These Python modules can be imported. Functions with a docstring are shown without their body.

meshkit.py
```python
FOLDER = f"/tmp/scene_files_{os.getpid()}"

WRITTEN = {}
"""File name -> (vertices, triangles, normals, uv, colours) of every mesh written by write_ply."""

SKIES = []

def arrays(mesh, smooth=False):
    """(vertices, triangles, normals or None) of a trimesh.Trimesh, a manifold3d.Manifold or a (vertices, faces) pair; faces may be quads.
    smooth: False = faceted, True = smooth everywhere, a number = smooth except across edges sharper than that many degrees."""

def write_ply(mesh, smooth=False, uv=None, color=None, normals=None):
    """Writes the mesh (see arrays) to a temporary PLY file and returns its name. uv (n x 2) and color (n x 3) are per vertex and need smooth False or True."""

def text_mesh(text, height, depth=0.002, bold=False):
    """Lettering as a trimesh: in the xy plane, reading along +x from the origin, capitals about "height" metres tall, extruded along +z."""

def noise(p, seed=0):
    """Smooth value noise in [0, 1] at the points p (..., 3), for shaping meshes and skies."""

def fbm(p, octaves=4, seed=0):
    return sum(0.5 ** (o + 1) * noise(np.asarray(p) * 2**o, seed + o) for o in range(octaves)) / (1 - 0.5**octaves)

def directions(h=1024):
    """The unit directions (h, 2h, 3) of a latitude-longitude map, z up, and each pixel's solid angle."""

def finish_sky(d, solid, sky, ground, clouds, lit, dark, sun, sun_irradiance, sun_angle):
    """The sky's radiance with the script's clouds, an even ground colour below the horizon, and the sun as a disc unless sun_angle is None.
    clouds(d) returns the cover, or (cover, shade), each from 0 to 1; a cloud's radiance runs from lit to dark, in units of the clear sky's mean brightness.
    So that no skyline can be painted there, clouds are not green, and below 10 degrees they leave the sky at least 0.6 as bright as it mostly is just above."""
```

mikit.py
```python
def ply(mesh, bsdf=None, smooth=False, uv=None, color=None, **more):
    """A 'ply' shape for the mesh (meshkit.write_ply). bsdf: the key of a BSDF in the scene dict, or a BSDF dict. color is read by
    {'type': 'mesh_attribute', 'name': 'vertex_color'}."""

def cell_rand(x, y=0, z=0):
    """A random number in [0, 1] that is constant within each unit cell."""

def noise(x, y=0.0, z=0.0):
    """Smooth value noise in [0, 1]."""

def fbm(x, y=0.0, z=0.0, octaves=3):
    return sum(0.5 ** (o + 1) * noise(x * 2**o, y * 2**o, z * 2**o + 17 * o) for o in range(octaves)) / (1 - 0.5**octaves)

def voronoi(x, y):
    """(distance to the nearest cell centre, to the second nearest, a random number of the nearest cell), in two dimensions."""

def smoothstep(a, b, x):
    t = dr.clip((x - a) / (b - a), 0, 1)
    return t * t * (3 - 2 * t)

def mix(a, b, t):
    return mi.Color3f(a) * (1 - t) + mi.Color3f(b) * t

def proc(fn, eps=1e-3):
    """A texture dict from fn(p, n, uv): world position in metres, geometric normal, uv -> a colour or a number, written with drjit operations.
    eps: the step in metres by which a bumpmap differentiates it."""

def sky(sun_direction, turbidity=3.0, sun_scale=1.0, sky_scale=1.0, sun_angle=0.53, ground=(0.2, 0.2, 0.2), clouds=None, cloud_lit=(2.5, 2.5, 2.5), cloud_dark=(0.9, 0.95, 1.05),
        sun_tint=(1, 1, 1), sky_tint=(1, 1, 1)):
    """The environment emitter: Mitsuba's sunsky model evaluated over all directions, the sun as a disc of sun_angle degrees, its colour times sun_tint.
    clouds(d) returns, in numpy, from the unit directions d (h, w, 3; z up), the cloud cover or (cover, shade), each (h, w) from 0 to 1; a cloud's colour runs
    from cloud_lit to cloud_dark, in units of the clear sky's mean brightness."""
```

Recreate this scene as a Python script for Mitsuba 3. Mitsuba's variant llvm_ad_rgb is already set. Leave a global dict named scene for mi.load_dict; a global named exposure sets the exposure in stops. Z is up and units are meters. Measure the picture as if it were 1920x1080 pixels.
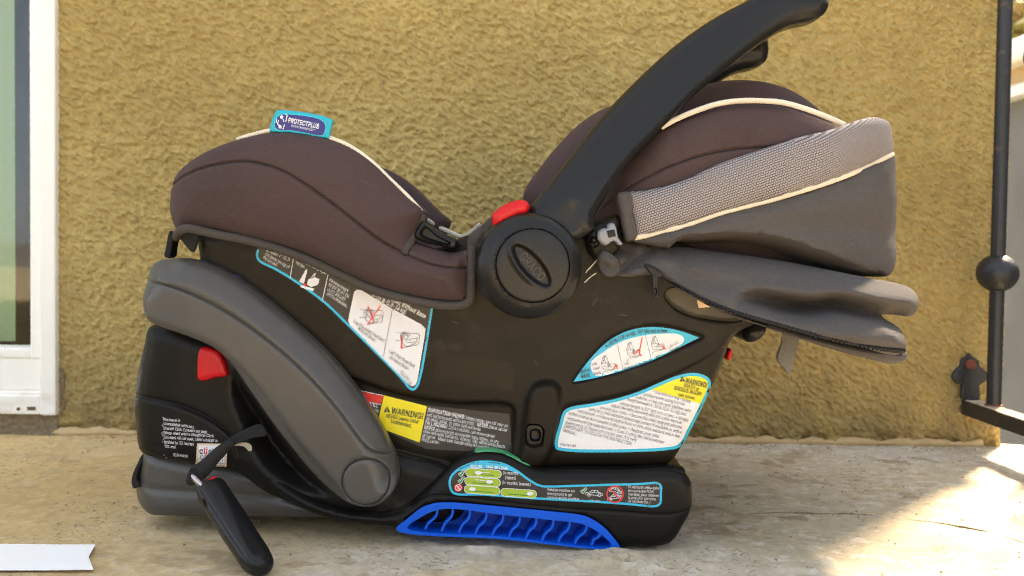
import math, glob
import numpy as np, trimesh, shapely, manifold3d
import mitsuba as mi, drjit as dr
import mikit, meshkit
from mikit import proc, noise, fbm, smoothstep, mix, voronoi, cell_rand
from shapely.geometry import Polygon, LineString
from scipy.spatial import cKDTree, Delaunay
from scipy.interpolate import LinearNDInterpolator, NearestNDInterpolator

rng = np.random.default_rng(7)
scene, labels = {'type': 'scene'}, {}

# ------------------------------------------------------------------ camera, sky, exposure
FOCAL = 2000.0                       # in pixels of a 1920 wide picture
PITCH, ROLL, CAM_H = 2.0, 0.75, 0.2965
_p, _r = math.radians(PITCH), math.radians(ROLL)
CF = np.array([0, math.cos(_p), -math.sin(_p)])
_R0 = np.array([1.0, 0, 0]); _U0 = np.cross(_R0, CF)
CR = _R0 * math.cos(_r) + _U0 * math.sin(_r)
CU = -_R0 * math.sin(_r) + _U0 * math.cos(_r)
EYE = np.array([0, 0, CAM_H])
T = mi.ScalarTransform4f
scene['camera'] = {'type': 'thinlens', 'fov': math.degrees(2 * math.atan(960 / FOCAL)), 'fov_axis': 'x',
                   'aperture_radius': 0.0024, 'focus_distance': 1.06, 'near_clip': 0.05, 'far_clip': 400.0,
                   'to_world': T().look_at(origin=EYE.tolist(), target=(EYE + CF).tolist(), up=CU.tolist())}
SUN_AZ, SUN_EL = (0.545, 0.84), 48.0
_c = math.cos(math.radians(SUN_EL)) / math.hypot(*SUN_AZ)
scene['sky'] = mikit.sky((SUN_AZ[0] * _c, SUN_AZ[1] * _c, math.sin(math.radians(SUN_EL))), turbidity=4, sun_angle=9.0, sun_scale=1.7,
                         clouds=lambda d: 0.45, cloud_lit=(1.7, 1.62, 1.5), sun_tint=(1, .97, .92), sky_tint=(1.05, 1.0, .9))
exposure = 3.65

# ------------------------------------------------------------------ helpers
def orient(m):
    a, b, c = (m.vertices[m.faces[:, k]] - m.vertices[0] for k in range(3))
    if np.einsum('ij,ij->', a, np.cross(b, c)) < 0: m.faces = np.ascontiguousarray(m.faces[:, ::-1])
    return m
class Frame:
    """A plane system: u along, v away from the viewer, z up (origin o)."""
    def __init__(s, o, u, v, z=(0, 0, 1)):
        s.o, s.u, s.v, s.z = (np.asarray(a, float) for a in (o, u, v, z))
    def world(s, P):
        return s.o + P[:, :1] * s.u + P[:, 1:2] * s.v + P[:, 2:] * s.z
def rays(px):
    px = np.atleast_2d(np.asarray(px, float))
    return CF + ((px[:, :1] - 960) * CR + (540 - px[:, 1:]) * CU) / FOCAL
YAW = math.radians(1)
SEAT = Frame((-0.1, 1.235, 0), (math.cos(YAW), -math.sin(YAW), 0), (math.sin(YAW), math.cos(YAW), 0))
WORLD = Frame((0, 0, 0), (1, 0, 0), (0, 1, 0))
def on_plane(px, v, f=SEAT):
    """The (u, z) on the plane v of the frame f seen at these picture points of the photograph."""
    d = rays(px)
    n = np.cross(f.z, f.u); n = n * np.sign(n @ f.v)
    t = ((f.o + np.multiply.outer(np.broadcast_to(v, len(d)), f.v) - EYE) @ n) / (d @ n)
    q = EYE + t[:, None] * d - f.o - np.multiply.outer(np.broadcast_to(v, len(d)), f.v)
    return np.stack([q @ f.u / (f.u @ f.u), q @ f.z / (f.z @ f.z)], 1)
class Surf:
    def __init__(s, u, z, v, f):
        s.lin, s.near, s.f, s.v0 = LinearNDInterpolator(np.c_[u, z], v), NearestNDInterpolator(np.c_[u, z], v), f, float(np.median(v))
    def __call__(s, uz):
        a = s.lin(uz); m = np.isnan(a)
        if m.any(): a[m] = s.near(uz[m])
        return a
    def hit(s, px):
        v = np.full(len(px), s.v0)
        for _ in range(5):
            uz = on_plane(px, v, s.f); v = s(uz)
        return uz, v
def spline(P, closed=True, n=14):
    P = np.asarray(P, float); N = len(P); out = []
    Q = np.vstack([P[-1:], P, P[:2]]) if closed else np.vstack([2 * P[:1] - P[1:2], P, 2 * P[-1:] - P[-2:-1]])
    for i in range(N if closed else N - 1):
        p0, p1, p2, p3 = Q[i:i + 4]
        t = np.cumsum([0] + [max(np.linalg.norm(b - a), 1e-9) ** .5 for a, b in ((p0, p1), (p1, p2), (p2, p3))])
        s = np.linspace(t[1], t[2], n, endpoint=False)[:, None]
        a1 = (t[1] - s) / (t[1] - t[0]) * p0 + (s - t[0]) / (t[1] - t[0]) * p1
        a2 = (t[2] - s) / (t[2] - t[1]) * p1 + (s - t[1]) / (t[2] - t[1]) * p2
        a3 = (t[3] - s) / (t[3] - t[2]) * p2 + (s - t[2]) / (t[3] - t[2]) * p3
        b1 = (t[2] - s) / (t[2] - t[0]) * a1 + (s - t[0]) / (t[2] - t[0]) * a2
        b2 = (t[3] - s) / (t[3] - t[1]) * a2 + (s - t[1]) / (t[3] - t[1]) * a3
        out.append((t[2] - s) / (t[2] - t[1]) * b1 + (s - t[1]) / (t[2] - t[1]) * b2)
    if not closed: out.append(P[-1:])
    return np.vstack(out)
def evenly(P, step, closed=True):
    P = np.asarray(P, float)
    if closed: P = np.vstack([P, P[:1]])
    s = np.r_[0, np.cumsum(np.linalg.norm(np.diff(P, axis=0), axis=1))]
    n = max(int(s[-1] / step), 4)
    t = np.linspace(0, s[-1], n, endpoint=not closed)
    return np.stack([np.interp(t, s, P[:, k]) for k in range(P.shape[1])], 1)
def polys(g):
    return [h for h in getattr(g, 'geoms', [g]) if h.geom_type == 'Polygon' and h.area > 0]
def rings(g, step):
    o = []
    for h in polys(g):
        for r in [h.exterior, *h.interiors]:
            if r.length > 3 * step: o.append(evenly(np.array(r.coords)[:-1], step))
    return o
def mesh_region(poly, step, extra=(), exact=False):
    """Points and triangles that fill a polygon; the boundary rings come first."""
    if exact:
        rs = [np.array(r.coords)[:-1] for r in [poly.exterior, *poly.interiors]]
    else: rs = rings(poly, step)
    B = np.vstack(rs)
    keep = [B]
    tree = cKDTree(B)
    for e in extra:
        e = e[shapely.contains_xy(poly, e[:, 0], e[:, 1])]
        if len(e):
            e = e[tree.query(e)[0] > step * .12]
            if len(e):
                m = cKDTree(e).query_pairs(step * .12, output_type='ndarray')
                k = np.ones(len(e), bool); k[m[:, 1]] = False
                keep.append(e[k]); tree = cKDTree(np.vstack(keep))
    x0, y0, x1, y1 = poly.bounds
    gx, gy = np.meshgrid(np.arange(x0, x1, step), np.arange(y0, y1, step * .87))
    gx[1::2] += step / 2
    G = np.c_[gx.ravel(), gy.ravel()] + rng.uniform(-.08, .08, (gx.size, 2)) * step
    G = G[shapely.contains_xy(poly, G[:, 0], G[:, 1])]
    if len(G): G = G[tree.query(G)[0] > step * .6]
    P = np.vstack(keep + [G])
    tri = Delaunay(P).simplices
    c = P[tri].mean(1)
    tri = tri[shapely.contains_xy(poly, c[:, 0], c[:, 1])]
    a, b, d = P[tri[:, 0]], P[tri[:, 1]], P[tri[:, 2]]
    ar = (b[:, 0] - a[:, 0]) * (d[:, 1] - a[:, 1]) - (b[:, 1] - a[:, 1]) * (d[:, 0] - a[:, 0])
    tri = tri[np.abs(ar) > 1e-12]; ar = ar[np.abs(ar) > 1e-12]
    tri[ar < 0] = tri[ar < 0][:, ::-1]
    return P, tri, [len(r) for r in rs]
def line_depth(pts, line, depth):
    L = LineString(line)
    P = shapely.points(pts)
    d = shapely.distance(P, L)
    if np.ndim(depth):
        s = np.r_[0, np.cumsum(np.linalg.norm(np.diff(line, axis=0), axis=1))]
        depth = np.interp(shapely.line_locate_point(L, P), np.interp(np.linspace(0, len(line) - 1, len(depth)), np.arange(len(line)), s), depth)
    return d, depth
def pillow(px, vo, vi=None, B=.008, Rb=.015, step=.0035, mods=(), f=SEAT, bulge=0, bulge_r=.05, lean=0, plan=None, sharp=False, extra_fn=None, back_round=True, thick=None):
    """A solid whose side outline is px (points of the photograph laid on the plane vo); rounded front edge, seams and hollows by mods.
    vi None: mirrored about v = 0; otherwise its back is at vi."""
    conv = lambda q: on_plane(q, vo, f)
    out = conv(px) if sharp else spline(conv(px))
    poly = Polygon(out).buffer(0)
    poly = max(polys(poly), key=lambda g: g.area)
    extra = []
    for k in (.04, .14, .32, .62):
        extra += rings(poly.buffer(-Rb * k), step * .9)
    M = []
    for kind, q, dep, w, *rest in mods:
        q = conv(q)
        if kind == 'c':
            q = spline(q, False); M.append(('c', q, dep, w))
            L = LineString(q)
            for o in (0, .6, 1.2, 2.0, -.6, -1.2, -2.0):
                g = L if o == 0 else L.offset_curve(o * w)
                for h in getattr(g, 'geoms', [g]):
                    if h.length > step: extra.append(evenly(np.array(h.coords), step * .7, False))
        else:
            g = Polygon(q if rest else spline(q)).buffer(0); M.append(('r', g, dep, w))
            for o in (0, -.25, -.5, -.75, -1):
                extra += rings(g.buffer(o * w), step * .7)
    P, tri, nb = mesh_region(poly, step, extra)
    d = shapely.distance(shapely.points(P), poly.boundary)
    t = np.clip(d / Rb, 0, 1)
    drop = B * (1 - np.sqrt(np.clip(1 - (1 - t) ** 2, 0, 1)))
    v = vo + drop
    if bulge:
        tb = np.clip(d / bulge_r, 0, 1); v = v - bulge * (1 - (1 - tb) ** 2)
    z0 = P[:, 1].mean()
    v = v + lean * (P[:, 1] - z0)
    Q = P
    if plan is not None:                          # the curved plan keeps the traced outline: points move along their own line of sight
        pl = plan(P[:, 0], P[:, 1]); v = v + pl
        D = f.world(np.c_[P[:, 0], np.full(len(P), vo), P[:, 1]]) - EYE
        t2 = (vo + pl - (EYE - f.o) @ f.v) / (D @ f.v)
        q = EYE + t2[:, None] * D - f.o
        Q = np.c_[q @ f.u, q @ f.z]
    for kind, q, dep, w in M:
        if kind == 'c':
            dd, dep = line_depth(P, q, dep); v = v + dep * np.exp(-(dd / w) ** 2)
        else:
            dd = shapely.distance(shapely.points(P), q.boundary); ins = shapely.contains_xy(q, P[:, 0], P[:, 1])
            s = np.clip(dd / w, 0, 1); v = v + np.where(ins, dep * s * s * (3 - 2 * s), 0)
    if extra_fn: v = v + extra_fn(P[:, 0], P[:, 1], d)
    back = -v if vi is None else np.maximum(vi - (drop if back_round else 0), v + .0004)
    if thick: back = v + thick - 2 * drop
    n = len(P)
    V = np.vstack([np.c_[Q[:, 0], v, Q[:, 1]], np.c_[Q[:, 0], back, Q[:, 1]]])
    F = [tri, tri[:, ::-1] + n]
    s = 0
    for m in nb:
        i = np.arange(s, s + m); j = np.r_[i[1:], i[0]]
        ring = P[s:s + m]; a = np.sum(ring[:, 0] * np.roll(ring[:, 1], -1) - ring[:, 1] * np.roll(ring[:, 0], -1))
        if a < 0: i, j = j, i
        q = np.vstack([np.c_[j, i, i + n], np.c_[j, i + n, j + n]])
        F.append(q)
        s += m
    me = trimesh.Trimesh(f.world(V), np.vstack(F), process=False)
    orient(me)
    return me, Surf(Q[:, 0], Q[:, 1], v, f)
def circle(cx, cy, rx, ry=None, n=40, rot=0):
    a = np.linspace(0, 2 * np.pi, n, endpoint=False); ry = ry or rx; r = math.radians(rot)
    x, y = rx * np.cos(a), ry * np.sin(a)
    return np.c_[cx + x * math.cos(r) - y * math.sin(r), cy + x * math.sin(r) + y * math.cos(r)]
def mirrored(me, f=SEAT):
    q = me.vertices - f.o
    L = np.c_[q @ f.u, -(q @ f.v), q @ f.z]
    return trimesh.Trimesh(f.world(L), me.faces[:, ::-1], process=False)
def tube_pts(C, r, sides=10, closed=False, flat=1.0):
    C = np.asarray(C, float); n = len(C)
    Tn = np.gradient(C, axis=0); Tn /= np.linalg.norm(Tn, axis=1, keepdims=True)
    N = np.cross(Tn[0], [0.3, 1, .2]); N /= np.linalg.norm(N)
    r = np.broadcast_to(r, n); V = []
    a = np.linspace(0, 2 * np.pi, sides, endpoint=False)
    for i in range(n):
        N = N - Tn[i] * (N @ Tn[i]); N /= np.linalg.norm(N); Bn = np.cross(Tn[i], N)
        V.append(C[i] + r[i] * (np.cos(a)[:, None] * N + flat * np.sin(a)[:, None] * Bn))
    V = np.vstack(V); F = []
    for i in range(n - 1):
        k = np.arange(sides); k2 = (k + 1) % sides; o = i * sides
        F += [np.c_[o + k, o + k2, o + sides + k], np.c_[o + k2, o + sides + k2, o + sides + k]]
    V = np.vstack([V, C[:1], C[-1:]]); e = (n - 1) * sides; k = np.arange(sides); k2 = (k + 1) % sides
    F += [np.c_[k2, k, np.full(sides, len(V) - 2)], np.c_[e + k, e + k2, np.full(sides, len(V) - 1)]]
    me = trimesh.Trimesh(V, np.vstack(F), process=False); orient(me); return me
def piping(px, surf, r, off=0.0, f=SEAT, step=.004):
    """A cord along the points px: at the depth surf (a surface or a number), raised by off."""
    q = spline(np.asarray(px, float), False)
    if isinstance(surf, Surf):
        uz, v = surf.hit(q)
    else:
        v = np.interp(np.linspace(0, 1, len(q)), np.linspace(0, 1, np.size(surf)), np.atleast_1d(surf)); uz = on_plane(q, v, f)
    return tube_pts(evenly(f.world(np.c_[uz[:, 0], v - off, uz[:, 1]]), step, False), r)
def sheet(g, surf, off, step=.0022, scale=.00055, px_space=True):
    """A thin sheet (print or sticker) over the surface; g: a shapely region in picture points."""
    ms = []
    for h in polys(g):
        h = h.simplify(.12)
        if h.area < 500 or h.area / h.length < 2.2:
            P, tri = trimesh.creation.triangulate_polygon(h.segmentize(6), engine='earcut')
        else:
            P, tri, _ = mesh_region(h.segmentize(2.5), step / scale, exact=True)
        if not len(tri): continue
        # every sheet faces outwards
        e1, e2 = P[tri[:, 1]] - P[tri[:, 0]], P[tri[:, 2]] - P[tri[:, 0]]
        flip = e1[:, 0] * e2[:, 1] - e1[:, 1] * e2[:, 0] > 0
        tri = np.where(flip[:, None], tri[:, ::-1], tri)
        uz, v = surf.hit(P)
        W = surf.f.world(np.c_[uz[:, 0], v - off, uz[:, 1]])
        ms.append(trimesh.Trimesh(W, tri, process=False))
    return trimesh.util.concatenate(ms)
def smoothpoly(px, closed=True):
    return Polygon(spline(px)).buffer(0)
def strokes(lines, w):
    return shapely.union_all([LineString(l).buffer(w / 2, cap_style='flat') for l in lines])
# lettering, flat: glyph outlines found once each
_G = {}
def glyph(ch, bold):
    if (ch, bold) in _G: return _G[ch, bold]
    from PIL import Image, ImageDraw, ImageFont
    font = _G.setdefault('font', None) or ImageFont.truetype(glob.glob("/opt/blender-*/*/datafiles/fonts/Inter.woff2")[0], 96)
    _G['font'] = font
    adv = font.getlength(ch) + 4 * bold
    x0, y0, x1, y1 = font.getbbox(ch, anchor='ls', stroke_width=3 * bold)
    V, F = np.zeros((0, 2)), np.zeros((0, 3), int)
    if ch != ' ':
        im = Image.new('L', (x1 - x0 + 8, y1 - y0 + 8))
        ImageDraw.Draw(im).text((4 - x0, 4 - y0), ch, 255, font, anchor='ls', stroke_width=3 * bold)
        on = np.pad(np.asarray(im) > 127, ((0, 0), (1, 1))).astype(np.int8)
        rr, st = np.nonzero(np.diff(on, axis=1) == 1); en = np.nonzero(np.diff(on, axis=1) == -1)[1]
        sh = shapely.union_all(shapely.box(st, -rr - 1, en, -rr)).buffer(.8).buffer(-.8).simplify(1.1)
        n = 0; Vs, Fs = [], []
        for g in polys(sh):
            v, f = trimesh.creation.triangulate_polygon(g, engine='earcut')
            Vs.append(v); Fs.append(f + n); n += len(v)
        V, F = np.vstack(Vs) + [x0 - 4, 4 - y0], np.vstack(Fs)
    _G[ch, bold] = (V / 70.0, F, adv / 70.0)
    return _G[ch, bold]
def text_flat(text, bold=False):
    x, Vs, Fs, n = 0, [], [], 0
    for ch in text:
        V, F, a = glyph(ch, bold)
        Vs.append(V + [x, 0]); Fs.append(F + n); n += len(V); x += a
    return np.vstack(Vs), np.vstack(Fs), x
def text_px(text, a, b, h, bold=False):
    """Picture points of the lettering whose baseline runs from a to b, capitals h high."""
    V, F, w = text_flat(text, bold)
    a, b = np.asarray(a, float), np.asarray(b, float); e = (b - a)
    up = np.array([e[1], -e[0]]) / np.linalg.norm(e)
    return a + V[:, :1] / w * e + V[:, 1:] * h * up, F
def print_text(lines, surf, off, depth=0):
    Vs, Fs, n = [], [], 0
    for L in lines:
        P, F = text_px(*L)
        Vs.append(P); Fs.append(F + n); n += len(P)
    P = np.vstack(Vs); F = np.vstack(Fs)
    uz, v = surf.hit(P)
    W = surf.f.world(np.c_[uz[:, 0], v - off, uz[:, 1]])
    if depth:                                     # raised letters get sides
        W2 = surf.f.world(np.c_[uz[:, 0], v - off - depth, uz[:, 1]])
        e = trimesh.Trimesh(np.c_[P, 0 * P[:, 0]], F, process=False)
        ed = e.edges[trimesh.grouping.group_rows(e.edges_sorted, require_count=1)]
        m = len(W)
        Fq = np.vstack([F, F + m, np.c_[ed[:, 0], ed[:, 1], ed[:, 0] + m], np.c_[ed[:, 1], ed[:, 1] + m, ed[:, 0] + m]])
        return trimesh.Trimesh(np.vstack([W, W2]), Fq, process=False)
    return trimesh.Trimesh(W, F, process=False)
def rbox(x0, x1, y0, y1, z0, z1, r=.002, f=None):
    ss = [manifold3d.Manifold.sphere(r, 12).translate([x, y, z]) for x in (x0 + r, x1 - r) for y in (y0 + r, y1 - r) for z in (z0 + r, z1 - r)]
    m = manifold3d.Manifold.batch_hull(ss).to_mesh()
    return trimesh.Trimesh(m.vert_properties[:, :3], m.tri_verts, process=False)
def print_lines(key, rows, surf, off, m):
    for r in rows: obj(key, print_text([r], surf, off), m)
def cat(*m): return trimesh.util.concatenate(m)
def obj(key, mesh, mat, smooth=45, **more):
    k, i = key, 0
    while k in scene: i += 1; k = f'{key}_{i:03d}'
    scene[k] = mikit.ply(mesh, mat, smooth=smooth, **more)
    return k
def say(key, label, category=None, group=None, kind=None):
    labels[key] = {k: v for k, v in (('label', label), ('category', category), ('group', group), ('kind', kind)) if v}

# ------------------------------------------------------------------ materials
def mat(key, b, bump=None, bscale=1.0):
    if bump is not None:
        b = {'type': 'bumpmap', 'tex': bump, 'scale': bscale, 'bsdf': b}
    scene[key] = {'type': 'twosided', 'bsdf': b}
def rgb(*c): return {'type': 'rgb', 'value': list(c)}
def plastic(key, c, rough=.42, spec=.5, grain=.00004, dust=.0):
    base = rgb(*c)
    if dust:
        def fn(p, n, uv, c=c, dust=dust):
            m = fbm(p.x * 55, p.y * 55, p.z * 55, 4); s = fbm(p.x * 9 + 5, p.y * 9, p.z * 9, 3)
            k = smoothstep(.5, .85, m) * smoothstep(.35, .7, s) * dust
            sp = smoothstep(.84, .88, noise(p.x * 520, p.y * 520, p.z * 520)) * dust * .7 * smoothstep(.45, .6, s)
            return mix(c, (.30, .26, .19), dr.minimum(k + sp, .6))
        base = proc(fn)
    def rf(p, n, uv, rough=rough):
        return rough + .16 * (fbm(p.x * 25, p.y * 25, p.z * 25, 3) - .5)
    mat(key, {'type': 'principled', 'base_color': base, 'roughness': proc(rf), 'specular': spec},
        proc(lambda p, n, uv: fbm(p.x * 1500, p.y * 1500, p.z * 1500, 2), eps=2e-4) if grain else None, grain)
plastic('shell_plastic', (.0125, .0102, .0070), .34, .15, .00004, .06)
plastic('base_plastic', (.0085, .0080, .0075), .32, .15, .00004, .10)
plastic('grey_plastic', (.058, .054, .049), .30, .45, .00004, .08)
plastic('handle_plastic', (.0105, .0107, .0110), .30, .27, .00003, .015)
plastic('black_plastic', (.006, .006, .0065), .28, .25, .00003, .05)
plastic('lit_emboss_plastic', (.030, .029, .027), .3, .35, 0)  # handle plastic lightened to stand in for highlights on the raised letters
plastic('stud_sheen_plastic', (.045, .05, .075), .3, .5, 0)  # blue-grey sheen of the dark studs put into the base colour
plastic('red_plastic', (.50, .008, .012), .36, .3, 0)
plastic('blue_plastic', (.002, .095, .62), .36, .25, 0)
plastic('pad_plastic', (.058, .051, .037), .4, .3, .00005, .15)
plastic('faint_plastic', (.0175, .0135, .0085), .34, .16, 0)
plastic('white_plastic', (.22, .235, .27), .35, .5, 0)
plastic('green_plastic', (.05, .30, .12), .25, .5, 0)
plastic('tan_web', (.42, .36, .27), .8, .2, 0)
def fabric(key, c, weave, amp, c2=None, fuzz=.35, fade=.18):
    def fn(p, n, uv, c=c, c2=c2):
        t = fbm(p.x * 700, p.y * 700, p.z * 700, 2); q = fbm(p.x * 14, p.y * 14, p.z * 14, 3)
        a = mi.Color3f(c) * (1 - fade + 2 * fade * t) * (.86 + .28 * q)
        lint = smoothstep(.87, .9, noise(p.x * 330, p.y * 330, p.z * 330)) * .025
        return a * (1 - lint) + mi.Color3f(.5, .47, .43) * lint
    mat(key, {'type': 'principled', 'base_color': proc(fn), 'roughness': .85, 'specular': .25, 'sheen': fuzz, 'sheen_tint': .5},
        proc(lambda p, n, uv: dr.sin(p.x * weave) * dr.sin(p.z * weave) + fbm(p.x * 900, p.y * 900, p.z * 900, 2), eps=2e-4), amp)
fabric('brown_fabric', (.062, .040, .039), 5200, .00005, fuzz=.22)
fabric('grey_fabric', (.074, .068, .066), 6000, .00004)
fabric('binding_fabric', (.062, .053, .046), 4500, .00006)
fabric('black_web', (.020, .019, .019), 3800, .00008)
fabric('grey_web', (.17, .16, .145), 3000, .00008)
fabric('cream_cord', (.66, .60, .48), 5000, .00004, fuzz=.1, fade=.08)
def dots(p, n, uv):                                     # woven band: pale dashes in staggered rows
    a, b = uv.x / .0026, uv.y / .0023
    row = dr.floor(b); sh = .5 * (row - 2 * dr.floor(row / 2))
    fx = a + sh; fx = fx - dr.floor(fx); fy = b - row
    m = smoothstep(.14, .26, fx) * smoothstep(.98, .86, fx) * smoothstep(.22, .34, fy) * smoothstep(.95, .83, fy)
    return mix((.085, .070, .070), (.37, .345, .345), m)
mat('band_fabric', {'type': 'principled', 'base_color': proc(dots), 'roughness': .8, 'specular': .2, 'sheen': .2})
def ink(key, c, rough=.38): mat(key, {'type': 'principled', 'base_color': rgb(*c), 'roughness': rough, 'specular': .45})
ink('ink_white', (.72, .72, .74)); ink('ink_cyan', (.02, .42, .62)); ink('ink_yellow', (.78, .66, .012)); ink('ink_black', (.02, .02, .022))
ink('ink_red', (.66, .035, .025)); ink('ink_navy', (.022, .022, .17)); ink('ink_green', (.02, .20, .035)); ink('ink_lime', (.32, .44, .03))
ink('ink_label_black', (.022, .019, .017)); ink('ink_teal', (.01, .36, .48)); ink('ink_beige', (.62, .50, .36)); ink('ink_slate', (.028, .026, .024))
ink('ink_orange', (.70, .48, .30)); ink('white_sheet', (.86, .86, .86), .7)
mat('steel', {'type': 'roughconductor', 'material': 'Cr', 'alpha': .22})
def stucco_col(p, n, uv):
    q = fbm(p.x * 5 + 2, p.z * 5, p.y * 5, 4); r = fbm(p.x * 130, p.z * 130, p.y * 130, 3)
    c = mix((.385, .285, .106), (.475, .36, .138), smoothstep(.25, .75, q))
    c = c * (.74 + .52 * r)
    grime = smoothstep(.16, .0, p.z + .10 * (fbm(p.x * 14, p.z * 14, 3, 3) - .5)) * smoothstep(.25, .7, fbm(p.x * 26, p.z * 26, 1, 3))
    c = mix(c, (.27, .195, .085), smoothstep(.45, .02, p.z + .12 * (q - .5)) * .38)  # broad grime, and the dimmer light near the foot put into the colour
    speck = smoothstep(.80, .86, noise(p.x * 300, p.z * 300, p.y * 300)) * .45
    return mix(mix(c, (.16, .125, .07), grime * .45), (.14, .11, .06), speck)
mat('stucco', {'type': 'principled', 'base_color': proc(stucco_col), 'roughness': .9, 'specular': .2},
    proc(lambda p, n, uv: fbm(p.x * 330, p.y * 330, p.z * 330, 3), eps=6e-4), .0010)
def concrete_col(p, n, uv):
    w = fbm(p.x * 2.6, p.y * 2.6, 0.3, 4); q = fbm(p.x * 7 + 4, p.y * 7, 1.7, 4); s = fbm(p.x * 95, p.y * 95, 5.0, 4)
    side = smoothstep(-.75, .35, p.x + .5 * (w - .5))       # base colour yellower towards the door, greyer towards the railing
    c = mix(mix((.44, .30, .115), (.50, .36, .16), smoothstep(.3, .7, w)), mix((.44, .37, .255), (.52, .46, .36), smoothstep(.3, .7, w)), side)
    c = mix(c, (.47, .44, .385), smoothstep(.5, .72, q) * .5 * (.25 + .75 * side))
    c = mix(c, (.25, .18, .10), smoothstep(.58, .70, fbm(p.x * 30, p.y * 30, 8.0, 4)) * smoothstep(.42, .6, fbm(p.x * 5, p.y * 5, 12.0, 3)) * (.25 + .45 * side))
    c = mix(c, (.60, .55, .47), smoothstep(.60, .70, fbm(p.x * 70, p.y * 70, 21.0, 4)) * (.08 + .4 * side))
    pit = smoothstep(.80, .86, noise(p.x * 310, p.y * 310, 2.0)) * smoothstep(.4, .65, fbm(p.x * 14, p.y * 14, 3.0, 3))
    c = mix(c, (.16, .12, .075), pit * .6)
    g = fbm(p.x * 260, p.y * 260, 9.0, 3)
    return c * (.70 + .34 * s + .26 * g)
mat('concrete', {'type': 'principled', 'base_color': proc(concrete_col), 'roughness': .82, 'specular': .3},
    proc(lambda p, n, uv: fbm(p.x * 160, p.y * 160, p.z * 160, 4), eps=1e-3), .0009)
def mortar_col(p, n, uv): return mix((.42, .28, .11), (.66, .50, .28), fbm(p.x * 60, p.y * 60, p.z * 60, 4))
mat('mortar', {'type': 'principled', 'base_color': proc(mortar_col), 'roughness': .9}, proc(lambda p, n, uv: fbm(p.x * 300, p.y * 300, p.z * 300, 3)), .001)
mat('mortar_grit', {'type': 'principled', 'base_color': proc(lambda p, n, uv: mix((.14, .10, .06), (.52, .43, .30), noise(p.x * 140, p.y * 140, 3.0))), 'roughness': .9})
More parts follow.
